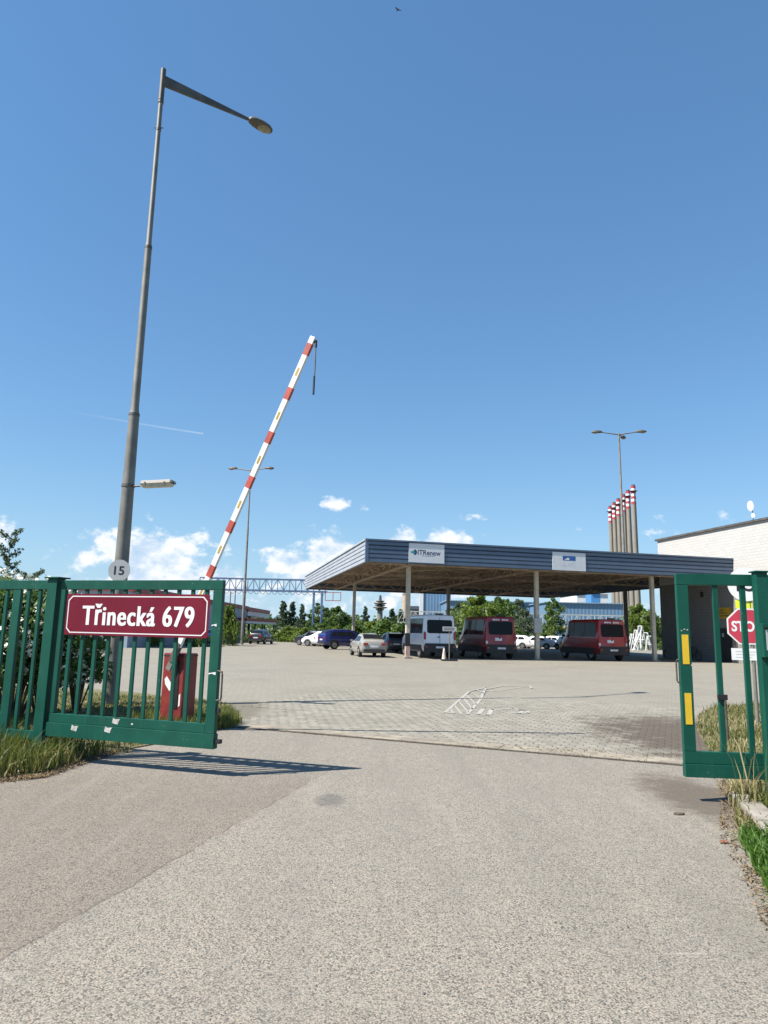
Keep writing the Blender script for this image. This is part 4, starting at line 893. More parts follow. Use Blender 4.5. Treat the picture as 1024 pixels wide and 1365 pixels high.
# ------------------------------------------------------------------ vehicles
def carpaint(name, col): return paint(name, col, .38, .0, var=.05, scale=1, coat=.8)
class Car:
    """lofted body: stations (y, z_bottom, half_width, z_belt, half_roof_width, z_roof), y grows to the front"""
    def __init__(s, st, tilt=0.0): s.st = st; s.tilt = tilt; s.y0 = st[0][0]
    def at(s, y):
        st = s.st
        for a, b in zip(st[:-1], st[1:]):
            if y <= b[0]: t = max(0, (y - a[0]) / (b[0] - a[0])); return tuple(p + (q - p) * t for p, q in zip(a, b))
        return st[-1]
    def sh(s, x, y, z): return (x, y + s.tilt * max(0, z - .7) * max(0., 1 - (y - s.y0) / .7), z)
    def ring(s, y):
        _, zb, w, zs, wr, zr = s.at(y); rr = min(.12, (zr - zs) * .35)
        h = [(0, zb), (w - .12, zb), (w - .03, zb + .10), (w, zb + (zs - zb) * .45), (w - .02, zs), (wr, zr - rr), (wr - rr * .35, zr - rr * .25), (wr - rr, zr), (0, zr + .012)]
        return h
    def body(s, mat, par):
        ys = sorted({round(a[0], 3) for a in s.st} | {round(s.st[0][0] + (s.st[-1][0] - s.st[0][0]) * k / 24, 3) for k in range(25)})
        m = MB(); vs = []; fs = []; n = 16
        for y in ys:
            h = s.ring(y); full = [(x, z) for x, z in h] + [(-x, z) for x, z in h[-2:0:-1]]; vs += [s.sh(x, y, z) for x, z in full]
        for i in range(len(ys) - 1):
            for k in range(n): fs.append((i * n + k, i * n + (k + 1) % n, (i + 1) * n + (k + 1) % n, (i + 1) * n + k))
        fs += [tuple(range(n)), tuple((len(ys) - 1) * n + k for k in range(n))]; m.add(vs, fs); return m.build('body', mat, par, smooth=38)
    def side_glass(s, y0, y1, par, g0=.10, g1=.92, name='side_window', slant0=0, slant1=0):
        for sd in (-1, 1):
            m = MB(); vs = []; fs = []; n = 6
            for i in range(n + 1):
                for j, g in enumerate((g0, (g0 + g1) / 2, g1)):
                    y = y0 + slant0 * (g - g0) + (y1 + slant1 * (g - g0) - y0 - slant0 * (g - g0)) * i / n
                    h = s.ring(y); (xa, za), (xb, zb) = h[4], h[5]; vs.append(s.sh(sd * (xa + (xb - xa) * g + .012), y, za + (zb - za) * g + .002))
            for i in range(n):
                for j in range(2): k = i * 3 + j; fs.append((k, k + 1, k + 4, k + 3))
            m.add(vs, fs); m.build(name, m_glass, par, smooth=50)
    def top_glass(s, y0, y1, par, fr=.86, name='rear_window'):
        m = MB(); vs = []; fs = []; n = 6
        for i in range(n + 1):
            y = y0 + (y1 - y0) * i / n; _, zb, w, zs, wr, zr = s.at(y)
            for x in (-1, -.5, 0, .5, 1): vs.append((x * (wr - .05) * fr / .86, y, zr + .018 + .006 * (1 - x * x)))
        for i in range(n):
            for j in range(4): k = i * 5 + j; fs.append((k, k + 1, k + 6, k + 5))
        m.add(vs, fs); m.build(name, m_glass, par, smooth=50)
    def panel(s, name, x0, x1, z0, z1, mat, par, r=.03, end=0, t=.012, proud=.0):
        """rounded panel on the rear (end=0) or front face"""
        P = arcrect(x1 - x0, z1 - z0, min(r, (x1 - x0) * .45, (z1 - z0) * .45), 3); cx, cz = (x0 + x1) / 2, (z0 + z1) / 2; m = MB(); n = len(P); y = s.st[-1][0] if end else s.st[0][0]; sg_ = 1 if end else -1
        f = (lambda x, z, d: (x, y + d, z)) if end else (lambda x, z, d: s.sh(x, y, z)[:1] + (s.sh(x, y, z)[1] + d,) + (z,))
        vs = [f(cx + a, cz + b, -sg_ * .03) for a, b in P] + [f(cx + a, cz + b, sg_ * (t + proud)) for a, b in P]
        m.add(vs, [tuple(range(n, 2 * n))] + [(i, (i + 1) % n, n + (i + 1) % n, n + i) for i in range(n)]); return m.build(name, mat, par)
    def wheels(s, ys, r, par, half, arch=True):
        for y in ys:
            for sd in (-1, 1):
                x1 = sd * (half + .004); x0 = sd * (half - .20)
                m = MB(); m.tube([(x0, y, r), (x0 + sd * .02, y, r), (x1 - sd * .02, y, r), (x1, y, r)], [r * .93, r, r, r * .93], 20); w = m.build('wheel', m_tyre, par, smooth=40)
                m = MB(); m.tube([(x1 - sd * .03, y, r), (x1 + sd * .006, y, r)], [r * .66, r * .60], 16); rm = m.build('rim', m_rim, w, smooth=40)
                m = MB(); m.tube([(x1 + sd * .004, y, r), (x1 + sd * .013, y, r)], r * .15, 10); m.build('hub_cap', m_plastic, rm)
                if arch:
                    m = MB(); vs = []; fs = []; n = 14; xa = sd * (half + .002)
                    for k in range(n + 1):
                        t = math.pi * (-.06 + 1.12 * k / n); vs += [(xa - sd * .12, y + math.cos(t) * (r + .075), r + math.sin(t) * (r + .075)), (xa + sd * .0, y + math.cos(t) * (r + .075), r + math.sin(t) * (r + .075)), (xa, y + math.cos(t) * (r + .0), r + math.sin(t) * r)]
                    for k in range(n): fs += [(k * 3, k * 3 + 1, k * 3 + 4, k * 3 + 3), (k * 3 + 1, k * 3 + 2, k * 3 + 5, k * 3 + 4)]
                    m.add(vs, fs); m.build('wheel_arch', m_plastic, par)
    def mirrors(s, y, z, half, par, mat):
        for sd in (-1, 1):
            m = MB(); m.box((-.10, -.05, -.09), (.10, .05, .09)); o = m.build('mirror', mat, par, bevel=.03); o.location = (sd * (half + .12), y, z)
            MB().bar((sd * -.14, 0, -.02), (sd * -.05, 0, -.02), .04, .04).build('mirror_arm', m_plastic, o)

VAN = [(-2.80, .48, .93, 1.30, .84, 2.44), (-2.76, .44, .99, 1.32, .885, 2.52), (-2.60, .40, 1.02, 1.34, .91, 2.56), (.90, .36, 1.03, 1.34, .92, 2.56), (1.25, .36, 1.03, 1.33, .90, 2.50), (1.95, .36, 1.02, 1.24, .88, 1.52), (2.12, .36, 1.01, 1.18, .86, 1.32), (2.55, .36, .96, 1.02, .80, 1.12), (2.74, .38, .88, .85, .68, .95), (2.80, .42, .80, .75, .6, .82)]
def van(label, mat, p, rz, roof_text=False, vent=True):
    v = thing('minibus', label, 'van', p, rz, 'minibuses parked under the canopy'); c = Car(VAN, .075)
    c.body(mat, v)
    c.side_glass(-2.45, -1.05, v); c.side_glass(-1.0, .32, v); c.side_glass(.42, 1.22, v, name='door_window', slant1=-.15)
    c.top_glass(1.30, 1.90, v, name='windscreen')
    c.panel('rear_window', -.78, .78, 1.47, 2.26, m_glass, v, .12)
    c.panel('rear_bumper', -.99, .99, .36, .78, m_plastic, v, .06, t=.09); c.panel('rear_sill', -.93, .93, .78, .88, m_plastic, v, .03, t=.05)
    for sd in (-1, 1):
        c.panel('tail_lamp', sd * .925 - .065, sd * .925 + .065, 1.10, 1.55, m_taill, v, .04, t=.03); c.panel('reverse_lamp', sd * .92 - .06, sd * .92 + .06, .92, 1.09, m_headl, v, .03, t=.025)
        c.panel('fog_lamp', sd * .86 - .07, sd * .86 + .07, .64, .72, m_taill, v, .02, t=.10)
        m = MB(); m.box((sd * 1.022, -2.35, .38), (sd * 1.040, 2.0, .78)); m.build('side_cladding', m_plastic, v, bevel=.006)
        m = MB(); m.box((sd * 1.035, .36, .85), (sd * 1.0375, .375, 1.9)); m.build('door_seam', m_plastic, v)
    c.panel('door_gap', -.008, .008, .9, 2.4, m_plastic, v, .002, t=.008)
    c.panel('number_plate', -.26, .26, .60, .71, m_plate, v, .01, t=.096)
    c.panel('door_handle', -.14, -.02, 1.22, 1.28, m_plastic, v, .02, t=.03)
    if roof_text:
        for x0, x1 in ((-.50, -.36), (-.33, -.19), (-.16, -.05), (.10, .22), (.25, .36), (.39, .50)): c.panel('roof_lettering', x0, x1, 2.32, 2.41, m_plate, v, .01, t=.006)
        c.panel('rear_sticker', -.38, .06, 1.10, 1.28, m_plate, v, .01, t=.010)
    if vent: MB().box((-.24, -2.70, 2.572), (.24, -2.55, 2.65)).build('brake_light_pod', m_plastic, v, bevel=.02)
    c.wheels((-1.85, 1.75), .36, v, 1.02); c.mirrors(1.55, 1.5, 1.03, v, m_plastic); v.scale = (1.07, 1.07, 1.07); return v
m_vw = carpaint('van_white', (.72, .74, .78)); m_vr = carpaint('van_red', (.24, .005, .009)); m_vr2 = carpaint('van_red_bright', (.33, .010, .012))
HD = math.atan2(.22, .975)
def parkrear(px, py, half):
    """ground point for the centre of a vehicle whose rear stands at a pixel"""
    g = G(px, py); return Vector((g.x, g.y, 0)) + Vector((-math.sin(HD), math.cos(HD), 0)) * half
van('white minibus parked under the canopy behind the post sign', m_vw, parkrear(586.5, 878, 3.0), HD)
van('left red minibus beside the white minibus under the canopy', m_vr, parkrear(668.5, 879, 3.0), HD, True)
van('right red minibus nearest the white building under the canopy', m_vr2, parkrear(818.5, 881.3, 3.0), HD, True)

SEDAN = [(-2.22, .42, .70, .80, .58, .98), (-2.16, .36, .79, .86, .66, 1.04), (-2.0, .30, .84, .92, .68, 1.08), (-1.75, .26, .85, .93, .66, 1.12), (-.95, .22, .86, .93, .58, 1.42), (-.2, .22, .86, .92, .58, 1.47), (.35, .22, .86, .91, .57, 1.43), (1.15, .22, .86, .90, .66, 1.02), (1.9, .24, .82, .80, .62, .86), (2.12, .28, .74, .66, .54, .72), (2.2, .34, .66, .56, .48, .62)]
HATCH = [(-1.98, .42, .70, .85, .60, 1.00), (-1.92, .34, .78, .90, .64, 1.10), (-1.60, .26, .84, .93, .62, 1.36), (-1.1, .22, .86, .94, .60, 1.47), (-.2, .22, .86, .92, .60, 1.51), (.35, .22, .86, .91, .58, 1.46), (1.10, .22, .86, .90, .66, 1.02), (1.75, .24, .82, .82, .62, .90), (1.98, .28, .74, .68, .54, .74), (2.05, .34, .66, .58, .48, .64)]
SUV = [(-2.25, .48, .76, 1.0, .64, 1.18), (-2.2, .42, .84, 1.02, .68, 1.28), (-1.85, .34, .90, 1.05, .66, 1.58), (-1.3, .30, .91, 1.05, .64, 1.67), (.1, .30, .91, 1.03, .64, 1.69), (.55, .30, .91, 1.02, .62, 1.62), (1.30, .30, .91, 1.00, .70, 1.16), (2.0, .32, .87, .94, .66, 1.02), (2.25, .36, .78, .78, .58, .86), (2.32, .42, .70, .68, .52, .76)]
def car(kind, label, mat, p, rz, group=None, name='car', cat='car', roofmat=None):
    st = {'sedan': SEDAN, 'hatch': HATCH, 'suv': SUV}[kind]; v = thing(name, label, cat, p, rz, group); c = Car(st); c.body(mat, v); suv = kind == 'suv'; up = .14 if suv else 0
    yr = {'sedan': (-1.72, -1.0), 'hatch': (-1.88, -1.35), 'suv': (-2.12, -1.7)}[kind]; c.top_glass(*yr, v, name='rear_window')
    yw = {'sedan': (.42, 1.08), 'hatch': (.42, 1.04), 'suv': (.62, 1.24)}[kind]; c.top_glass(*yw, v, name='windscreen')
    ys = {'sedan': ((-1.25, -.50), (-.44, .52)), 'hatch': ((-1.35, -.48), (-.42, .52)), 'suv': ((-1.75, -1.2), (-1.12, -.30), (-.24, .72))}[kind]
    for i, (a_, b_) in enumerate(ys): c.side_glass(a_, b_, v, .14, .90, slant0=.35 if i == 0 else 0, slant1=-.42 if i == len(ys) - 1 else 0)
    w = st[0][2]
    c.panel('rear_bumper', -w + .02, w - .02, .34 + up, .50 + up, m_plastic, v, .04, t=.05)
    for sd in (-1, 1):
        c.panel('tail_lamp', sd * (w - .13) - .14, sd * (w - .13) + .14, .74 + up, .89 + up, m_taill, v, .03, t=.03)
        c.panel('head_lamp', sd * (st[-1][2] - .16) - .14, sd * (st[-1][2] - .16) + .14, .50 + up, .60 + up, m_headl, v, .03, end=1, t=.03)
    c.panel('number_plate', -.26, .26, .62 + up, .73 + up, m_plate, v, .01, t=.02); c.panel('grille', -.42, .42, .42 + up * .9, .58 + up, m_plastic, v, .03, end=1, t=.02)
    c.wheels(((-1.35, 1.33) if not suv else (-1.38, 1.40)) if kind != 'hatch' else (-1.27, 1.27), .31 + (.05 if suv else 0), v, st[4][2] - .0); c.mirrors(.62 if not suv else .75, 1.0 + up, st[4][2] - .03, v, mat)
    for o_ in v.children:
        if o_.name.startswith('mirror'): o_.scale = (.75, .7, .65)
    if suv:
        for sd in (-1, 1): MB().bar((sd * .58, -1.4, 1.715), (sd * .58, .2, 1.725), .04, .04).build('roof_rail', m_galv, v)
    return v
m_beige = carpaint('beige_metallic', (.29, .28, .25)); m_blue = carpaint('blue_metallic', (.012, .022, .12)); m_dk = carpaint('dark_car', (.018, .02, .028)); m_wc = carpaint('white_car', (.70, .71, .72)); m_bl2 = carpaint('mid_blue', (.012, .04, .16)); m_char = carpaint('charcoal_blue', (.03, .045, .07))
gg = 'cars parked around the yard'
car('sedan', 'beige saloon car parked left of the canopy corner column', m_beige, parkrear(499, 876.5, 2.2), HD, gg)
p = at(455, 866, 62); car('suv', 'dark blue estate car behind the beige saloon', m_blue, (p.x + .3, 62, 0), R(-62), gg)
p = at(521, 868, 56); car('hatch', 'dark blue hatchback between beige saloon and white minibus', m_char, (p.x, 56, 0), HD, gg)
p = at(531, 866, 62); car('hatch', 'slate car just left of the white minibus front', m_dk, (p.x, 62, 0), HD, gg)
p = at(418, 862, 74); car('hatch', 'small black car at the far hedge', m_dk, (p.x, 74, 0), R(60), gg)
p = at(430, 862, 71); car('hatch', 'small white car left of the dark blue estate', m_wc, (p.x, 71, 0), R(70), gg)
p = at(348, 860, 76); car('hatch', 'black hatchback beside the far lamp mast', m_dk, (p.x, 76, 0), R(-8), gg)
p = at(273, 860, 63); car('hatch', 'blue car seen through the gate bars', m_bl2, (p.x, 63, 0), R(14), gg)
p = at(183, 858, 64); car('suv', 'dark car behind the lower edge of the street sign', m_dk, (p.x, 64, 0), R(75), gg)
p = at(222, 858, 69); car('hatch', 'white car behind the barrier housing', m_wc, (p.x, 69, 0), R(80), gg)
p = at(693, 869, 84); car('hatch', 'white car showing past the left red minibus', m_wc, (p.x - .4, 84, 0), R(60), gg)
p = at(711, 869, 81.5); car('sedan', 'white saloon car behind the middle canopy column', m_wc, (p.x + .2, 81.5, 0), R(72), gg)
p = at(735, 870, 82.5); car('hatch', 'white hatchback left of the right red minibus', m_wc, (p.x + .1, 82.5, 0), R(40), gg)

# post sign and cone by the white van
g = G(599, 881); ps = thing('post_sign', 'small plate sign on a thin post before the white minibus', 'sign', (g.x, g.y, 0), .1)
MB().tube([(0, 0, 0), (0, 0, 1.95)], .032, 8).build('post', m_galv, ps); MB().box((-.42, -.045, 1.72), (.42, -.034, 1.98)).build('plate', m_signgrey, ps)
MB().box((-.46, -.22, 0), (.46, .22, .09)).build('base', m_black, ps, bevel=.02)
for i in range(2): MB().box((-.35, -.048, 1.78 + i * .1), (.3, -.0455, 1.82 + i * .1)).build('text_line', m_ink, ps)
g = G(592, 880); cnx = thing('traffic_cone', 'small faded cone beside the post sign', 'cone', (g.x, g.y, 0))
MB().lathe([(.14, .03), (.11, .25), (.085, .45), (.05, .66), (.03, .70)], 14).build('cone', paint('faded_cone', (.52, .45, .38), .7), cnx, smooth=40); MB().box((-.2, -.2, 0), (.2, .2, .032)).build('base', m_black, cnx, bevel=.02)

# ------------------------------------------------------------------ stacked white A-frames by the right tree
def aframe(px, Y, h, rz, label, w=1.1):
    p = at(px, 870, Y); a_ = thing('trestle', label, 'trestle', (p.x, Y, 0), rz, 'white trestles stacked beyond the canopy')
    for s in (-1, 1):
        for y in (-.25, .25): MB().bar((s * w / 2, y * 1.6, 0), (s * .05, y, h), .09, .09).build('leg', m_white, a_)
        MB().bar((s * w * .28, -.33, h * .45), (s * w * .28, .33, h * .45), .07, .07).build('cross_bar', m_white, a_)
    MB().bar((-w * .30, -.30, h * .4), (w * .30, -.30, h * .4), .07, .07).build('spreader', m_white, a_); MB().bar((-.1, 0, h + .03), (.1, 0, h + .03), .60, .07).build('ridge', m_white, a_)
for i, (px, Y, h, l) in enumerate(((843, 86, 1.9, 'white trestle nearest the right red minibus'), (849, 88, 2.4, 'white trestle second from the right red minibus'), (855, 86.5, 2.9, 'tallest white trestle of the stack beyond the canopy'), (862, 87, 2.1, 'white trestle in front of the leafy tree'), (868, 86, 1.7, 'low white trestle nearest the last canopy column'))):
    aframe(px, Y, h, .2 * i, l)
p = at(843, 868, 85); q = at(856, 840, 85.5)
ldr = thing('leaning_pole', 'white pole leaning against the trestle stack', 'pole', (p.x, 84.8, 0)); d_ = Vector((q.x - p.x, .9, q.z)); MB().bar((0, 0, 0), d_, .10, .10).build('shaft', m_white, ldr); MB().bar(d_ * .995, d_, .13, .13).build('end_cap', m_signgrey, ldr)

# ------------------------------------------------------------------ masts
def mast(px, Ytop, top_py, base_x_px, heads, label, r0=.16):
    p = at(px, top_py, Ytop); b_ = at(base_x_px, 850, Ytop); o = thing('lamp_mast', label, 'lamp mast', (b_.x, Ytop, 0), 0, 'tall lamp masts over the yard')
    H_ = p.z; l_ = p.x - b_.x; ax_ = lambda z: Vector((l_ * z / H_, 0, z))
    m = MB(); m.tube([ax_(-.05), ax_(H_ * .33), ax_(H_ * .335), ax_(H_ * .66), ax_(H_ * .665), ax_(H_)], [r0, r0 * .9, r0 * .78, r0 * .66, r0 * .54, r0 * .42], 12); m.build('mast', m_galv, o, smooth=40)
    for an_ in heads:
        d_ = Vector((math.cos(an_), math.sin(an_), 0)); e_ = ax_(H_) + d_ * 1.5 + Vector((0, 0, .12)); MB().tube([ax_(H_ - .1), e_], [.06, .05], 8).build('arm', m_galv, o); cobra(o, e_, d_, .95, .24, .2, m_galvdk)
    return o
mast(334.5, 71, 626, 323, (R(170), R(-5)), 'thin double headed lamp mast crossing behind the barrier arm')
mast(825, 62, 578, 836, (R(175), R(60), R(-8)), 'triple headed lamp mast before the chimneys', .19)

# ------------------------------------------------------------------ chimneys
m_chim = paint('chimney_concrete', (.21, .19, .16), .9, var=.14, scale=.12, dirt=(.22, .20, .17), dirt_amt=.5)
m_chred = paint('chimney_red', (.38, .035, .05), .7)
words = ['rightmost and tallest', 'second from the right', 'third from the right', 'third from the left', 'second from the left', 'leftmost and lowest']
tops = [(844, 648), (837, 655), (831, 660.5), (824, 666), (818.5, 671), (813.3, 676)]
for i, (px, py) in enumerate(tops):
    Y = 400 * 200 / (848.5 - py + 0.0) * 1.0; p = at(px, py, Y); b_ = at(px + 8.5 - i * .2, 850, Y)
    ch = thing('factory_chimney', words[i] + ' concrete chimney of the row of six', 'chimney', (b_.x, Y, 0), 0, 'six chimneys in a row'); H_ = p.z; r0, r1 = 1.75, 1.28; l_ = p.x - b_.x
    def seg(z0, z1, k=1.0, n=18):
        f = lambda z: (r0 + (r1 - r0) * z / H_) * k
        return MB().tube([(l_ * z0 / H_, 0, z0), (l_ * z1 / H_, 0, z1)], [f(z0), f(z1)], n)
    seg(-1, H_).build('shaft', m_chim, ch, smooth=50)
    for j in range(7): seg(H_ - 1.55 * (j + 1), H_ - 1.55 * j, 1.02).build('band', m_chred if j % 2 == 0 else m_white, ch, smooth=50)
    for zo in (2.9,): seg(H_ - zo - .25, H_ - zo, 1.75).build('platform', m_galvdk, ch, smooth=50)
    seg(H_, H_ + .8, .8).build('rim', m_galvdk, ch, smooth=50)
    MB().bar((l_ - 0 - l_ + .2, -r0 * 1.03, 0), (l_ * .97 + .1, -r1 * 1.12, H_ - 4), .5, .35).build('ladder_run', m_galvdk, ch)

# ------------------------------------------------------------------ blue halls behind
def corrug(name, c0, c1, sc):
    b = NB(name); wv = b('ShaderNodeTexWave', wave_type='BANDS', bands_direction='X'); wv.inputs['Scale'].default_value = sc; b.l(b.tc.outputs['Object'], wv.inputs[0])
    c = b.mix(wv.outputs['Fac'], c0, c1); n = b.noise(.15, 5); b.color(b.mix(b.math('MULTIPLY', b.ramp(n, .45, .7), .3), c, tuple(x * .8 for x in c0))); b.rough(.5); b.bump(wv.outputs['Fac'], .4, .1); return b.m
m_blues = corrug('blue_cladding', (.115, .20, .31), (.15, .25, .37), .35); m_bluer = corrug('pale_blue_roof', (.17, .26, .36), (.22, .32, .42), .5)
def hall(px0, px1, Y0, Y1, h, depth, wallm, roofm, name, label, rh=0, bays=8):
    a_, b_ = at(px0, 845, Y0), at(px1, 845, Y1); d_ = Vector((b_.x - a_.x, b_.y - a_.y, 0)); L = d_.length; o = thing(name, label, 'building', (a_.x, a_.y, 0), math.atan2(d_.y, d_.x))
    MB().box((0, 0, -.5), (L, depth, h)).build('wall', wallm, o)
    m = MB(); m.prism([(-.4, h + .01), (depth * .5, h + .01 + rh), (depth + .4, h + .01), (depth + .4, h + .25), (depth * .5, h + .25 + rh), (-.4, h + .25)], (-.4, 0, 0), (0, 1, 0), (0, 0, 1), (1, 0, 0), L + .8); m.build('roof', roofm, o)
    for i in range(bays): x = L * (i + .5) / bays; w_ = MB().box((x - L / bays * .3, -.06, h * .55), (x + L / bays * .3, -.01, h * .72)).build('window', m_galvdk, o); MB().box((x - L / bays * .28, -.07, h * .57), (x + L / bays * .28, -.062, h * .70)).build('pane', m_glass, w_)
    return o, L
o, L = hall(564, 601, 210, 210, 19.5, 16, m_blues, m_white, 'industrial_hall', 'tall blue clad hall seen above the white minibus', 0, 0)
MB().box((-1.2, -.3, -.5), (-.02, .6, 20)).build('corner_strip', m_white, o)
o, L = hall(596, 748, 190, 190, 10.0, 26, m_blues, m_bluer, 'industrial_hall', 'blue hall behind the trees and the middle column', 0, 0)
o, L = hall(728, 832, 172, 172, 9.3, 30, m_blues, m_bluer, 'industrial_hall', 'low blue roofed hall behind the right red minibus', 0, 0)
MB().box((L * .64, 3, 9.6), (L * .76, 8, 12.2)).build('roof_house', paint('bright_blue', (.06, .19, .36), .5), o); MB().box((L * .63, 2.6, 12.2), (L * .77, 8.4, 12.5)).build('roof_house_cap', m_blues, o)
o, L = hall(770, 812, 215, 215, 14.2, 20, m_white, m_white, 'industrial_hall', 'white hall end behind the low blue hall', 0, 0)
# pipe bridge before the halls
def pipebridge(px0, px1, Y, z0, z1, label, mat, pipem, legs, nseg, pw=.35):
    a_, b_ = at(px0, 845, Y), at(px1, 845, Y); L = b_.x - a_.x; o = thing('pipe_bridge', label, 'pipe bridge', (a_.x, Y, 0))
    for y in (0, 1.6): MB().bar((0, y, z0), (L, y, z0), .16, .2).build('bottom_chord', mat, o); MB().bar((0, y, z1), (L, y, z1), .12, .14).build('top_chord', mat, o)
    for i in range(nseg + 1): MB().bar((L * i / nseg, 0, z0), (L * i / nseg, 0, z1), .10, .10).build('upright', mat, o)
    for i in range(nseg): r_ = i % 2 if nseg > 16 else 0; MB().bar((L * (i + r_) / nseg, 0, z0), (L * (i + 1 - r_) / nseg, 0, z1), .09, .09).build('diagonal', mat, o)
    if pipem: MB().tube([(0, .8, z0 - pw * .8), (L, .8, z0 - pw * .8)], pw, 12).build('pipe', pipem, o, smooth=50)
    for f in legs:
        for y in (0, 1.6): MB().bar((L * f, y, -.1), (L * f, y, z0), .17, .17).build('leg', mat, o)
    return o, L
m_pale = paint('pale_steel', (.42, .44, .43), .6); m_ypipe = paint('yellow_pipe', (.42, .33, .12), .6); m_bsteel = paint('blue_steel', (.10, .165, .27), .5, var=.2)
pipebridge(530, 840, 125, 3.2, 5.2, 'pale pipe bridge with yellow pipe behind the vans', m_pale, m_ypipe, (.02, .25, .5, .75, .98), 40)
o, L = pipebridge(262, 432, 100, 7.0, 8.62, 'blue lattice gantry crossing behind the lamp mast', m_bsteel, None, (.03, .905, .97), 21)
for i in range(21):
    m = MB(); P = [(L * (i + k / 6) / 21, .2, 6.9 - .45 * math.sin(math.pi * k / 6)) for k in range(7)]; m.tube(P, .03, 5); m.build('hanging_cable', m_plastic, o)
m = MB(); x0 = L * 1.0
for a_, b_ in (((x0 + .0, 5.75), (x0 + 2.2, 5.75)), ((x0, 6.9), (x0 + 2.2, 6.9)), ((x0, 5.75), (x0, 6.9)), ((x0 + 2.2, 5.75), (x0 + 2.2, 6.9)), ((x0 - .3, 7.0), (x0 + .3, 7.0)), ((x0 + 1.1, 5.75), (x0 + 1.1, 6.9))): m.bar((a_[0], 0, a_[1]), (b_[0], 0, b_[1]), .09, .09)
m.build('clearance_frame', m_redstripe, o)

# ------------------------------------------------------------------ workshop with red trim on the left
W0, W1 = at(170, 850, 53), at(327, 850, 98); d_ = W1 - W0; L = Vector((d_.x, d_.y)).length
ws = thing('workshop', 'grey clad workshop with red roof edge behind the gate', 'building', (W0.x, W0.y, 0), math.atan2(d_.y, d_.x))
m_grey = corrug('grey_cladding', (.27, .33, .40), (.35, .41, .48), 1.2); m_rtrim = paint('red_trim', (.30, .035, .03), .5)
MB().box((0, 0, -.1), (L, 14, 4.2)).build('wall', m_grey, ws); MB().box((-.2, -.25, 4.2), (L + .2, 14.2, 4.62)).build('roof_edge', m_rtrim, ws)
MB().box((L * .42, -.05, -.1), (L * .52, -.002, 3.2)).build('door', m_signgrey, ws); MB().box((L * .64, -.05, 1.2), (L * .72, -.002, 2.4)).build('window', m_glass, ws); MB().box((L * .82, -.05, 1.2), (L * .90, -.002, 2.4)).build('window', m_glass, ws)
for x in (.74, .80): MB().tube([(L * x, -.2, 0), (L * x, -.2, 6.0 + (x - .74) * 12)], .07, 8).build('flue', m_galv, ws)
MB().box((L + .21, -.2, 3.95), (L + 19, 9, 4.55)).build('canopy_roof', m_rtrim, ws); MB().box((L + .21, -.15, 3.3), (L + 18.6, 8.8, 3.948)).build('canopy_fascia', m_white, ws)
for x in (6, 17.5): MB().box((L + x, .6, -.1), (L + x + .3, .9, 3.3)).build('canopy_column', m_galv, ws)
l2, r2_ = at(328, 850, 92), at(368, 850, 108); d_ = r2_ - l2; lw = Vector((d_.x, d_.y)).length
sh2 = thing('open_shelter', 'low red edged shelter with white fascia by the far lamp mast', 'shelter', (l2.x, l2.y, 0), math.atan2(d_.y, d_.x))
MB().box((0, 0, 2.55), (lw, 6, 2.95)).build('roof_edge', m_rtrim, sh2); MB().box((.05, .05, 2.25), (lw - .05, 5.9, 2.548)).build('fascia', m_white, sh2)
for x in (.3, lw * .33, lw * .66, lw - .4):
    for y in (.3, 5.5): MB().box((x, y, -.1), (x + .14, y + .14, 2.25)).build('column', m_galvdk, sh2)
MB().box((.3, 5.7, -.1), (lw - .3, 5.85, 2.25)).build('back_wall', m_plastic, sh2)

# tower, distant block, signal structures
p = at(507, 798, 420); tw = thing('radio_tower', 'slim concrete tower with round platforms on the horizon', 'tower', (p.x, 420, 0)); H_ = p.z
MB().tube([(0, 0, -1), (0, 0, H_ * .75)], [2.0, 1.5], 14).build('shaft', m_chim, tw, smooth=50)
for z, r in ((H_ * .70, 2.6), (H_ * .76, 4.3), (H_ * .82, 3.2), (H_ * .88, 4.0), (H_ * .94, 2.6)): MB().tube([(0, 0, z - 1.0), (0, 0, z - .4), (0, 0, z)], [r * .6, r, r * .96], 14).build('platform', m_galvdk, tw, smooth=40)
MB().tube([(0, 0, H_ * .75), (0, 0, H_ + 2)], [1.5, .6], 10).build('mast_top', m_galvdk, tw)
o, L = hall(549, 562, 260, 260, 9.5, 16, m_galvdk, m_plastic, 'industrial_hall', 'small dark grey shed left of the tall blue hall', 1.5, 2)
p = at(541, 800, 300); sl2 = thing('silo', 'slim brown silo tower behind the corner column', 'silo', (p.x, 300, 0)); MB().tube([(0, 0, -1), (0, 0, 17)], 1.6, 12).build('shell', m_truss, sl2, smooth=40); MB().tube([(0, 0, 17), (0, 0, 18.5)], [1.7, .3], 12).build('cap', m_galvdk, sl2)

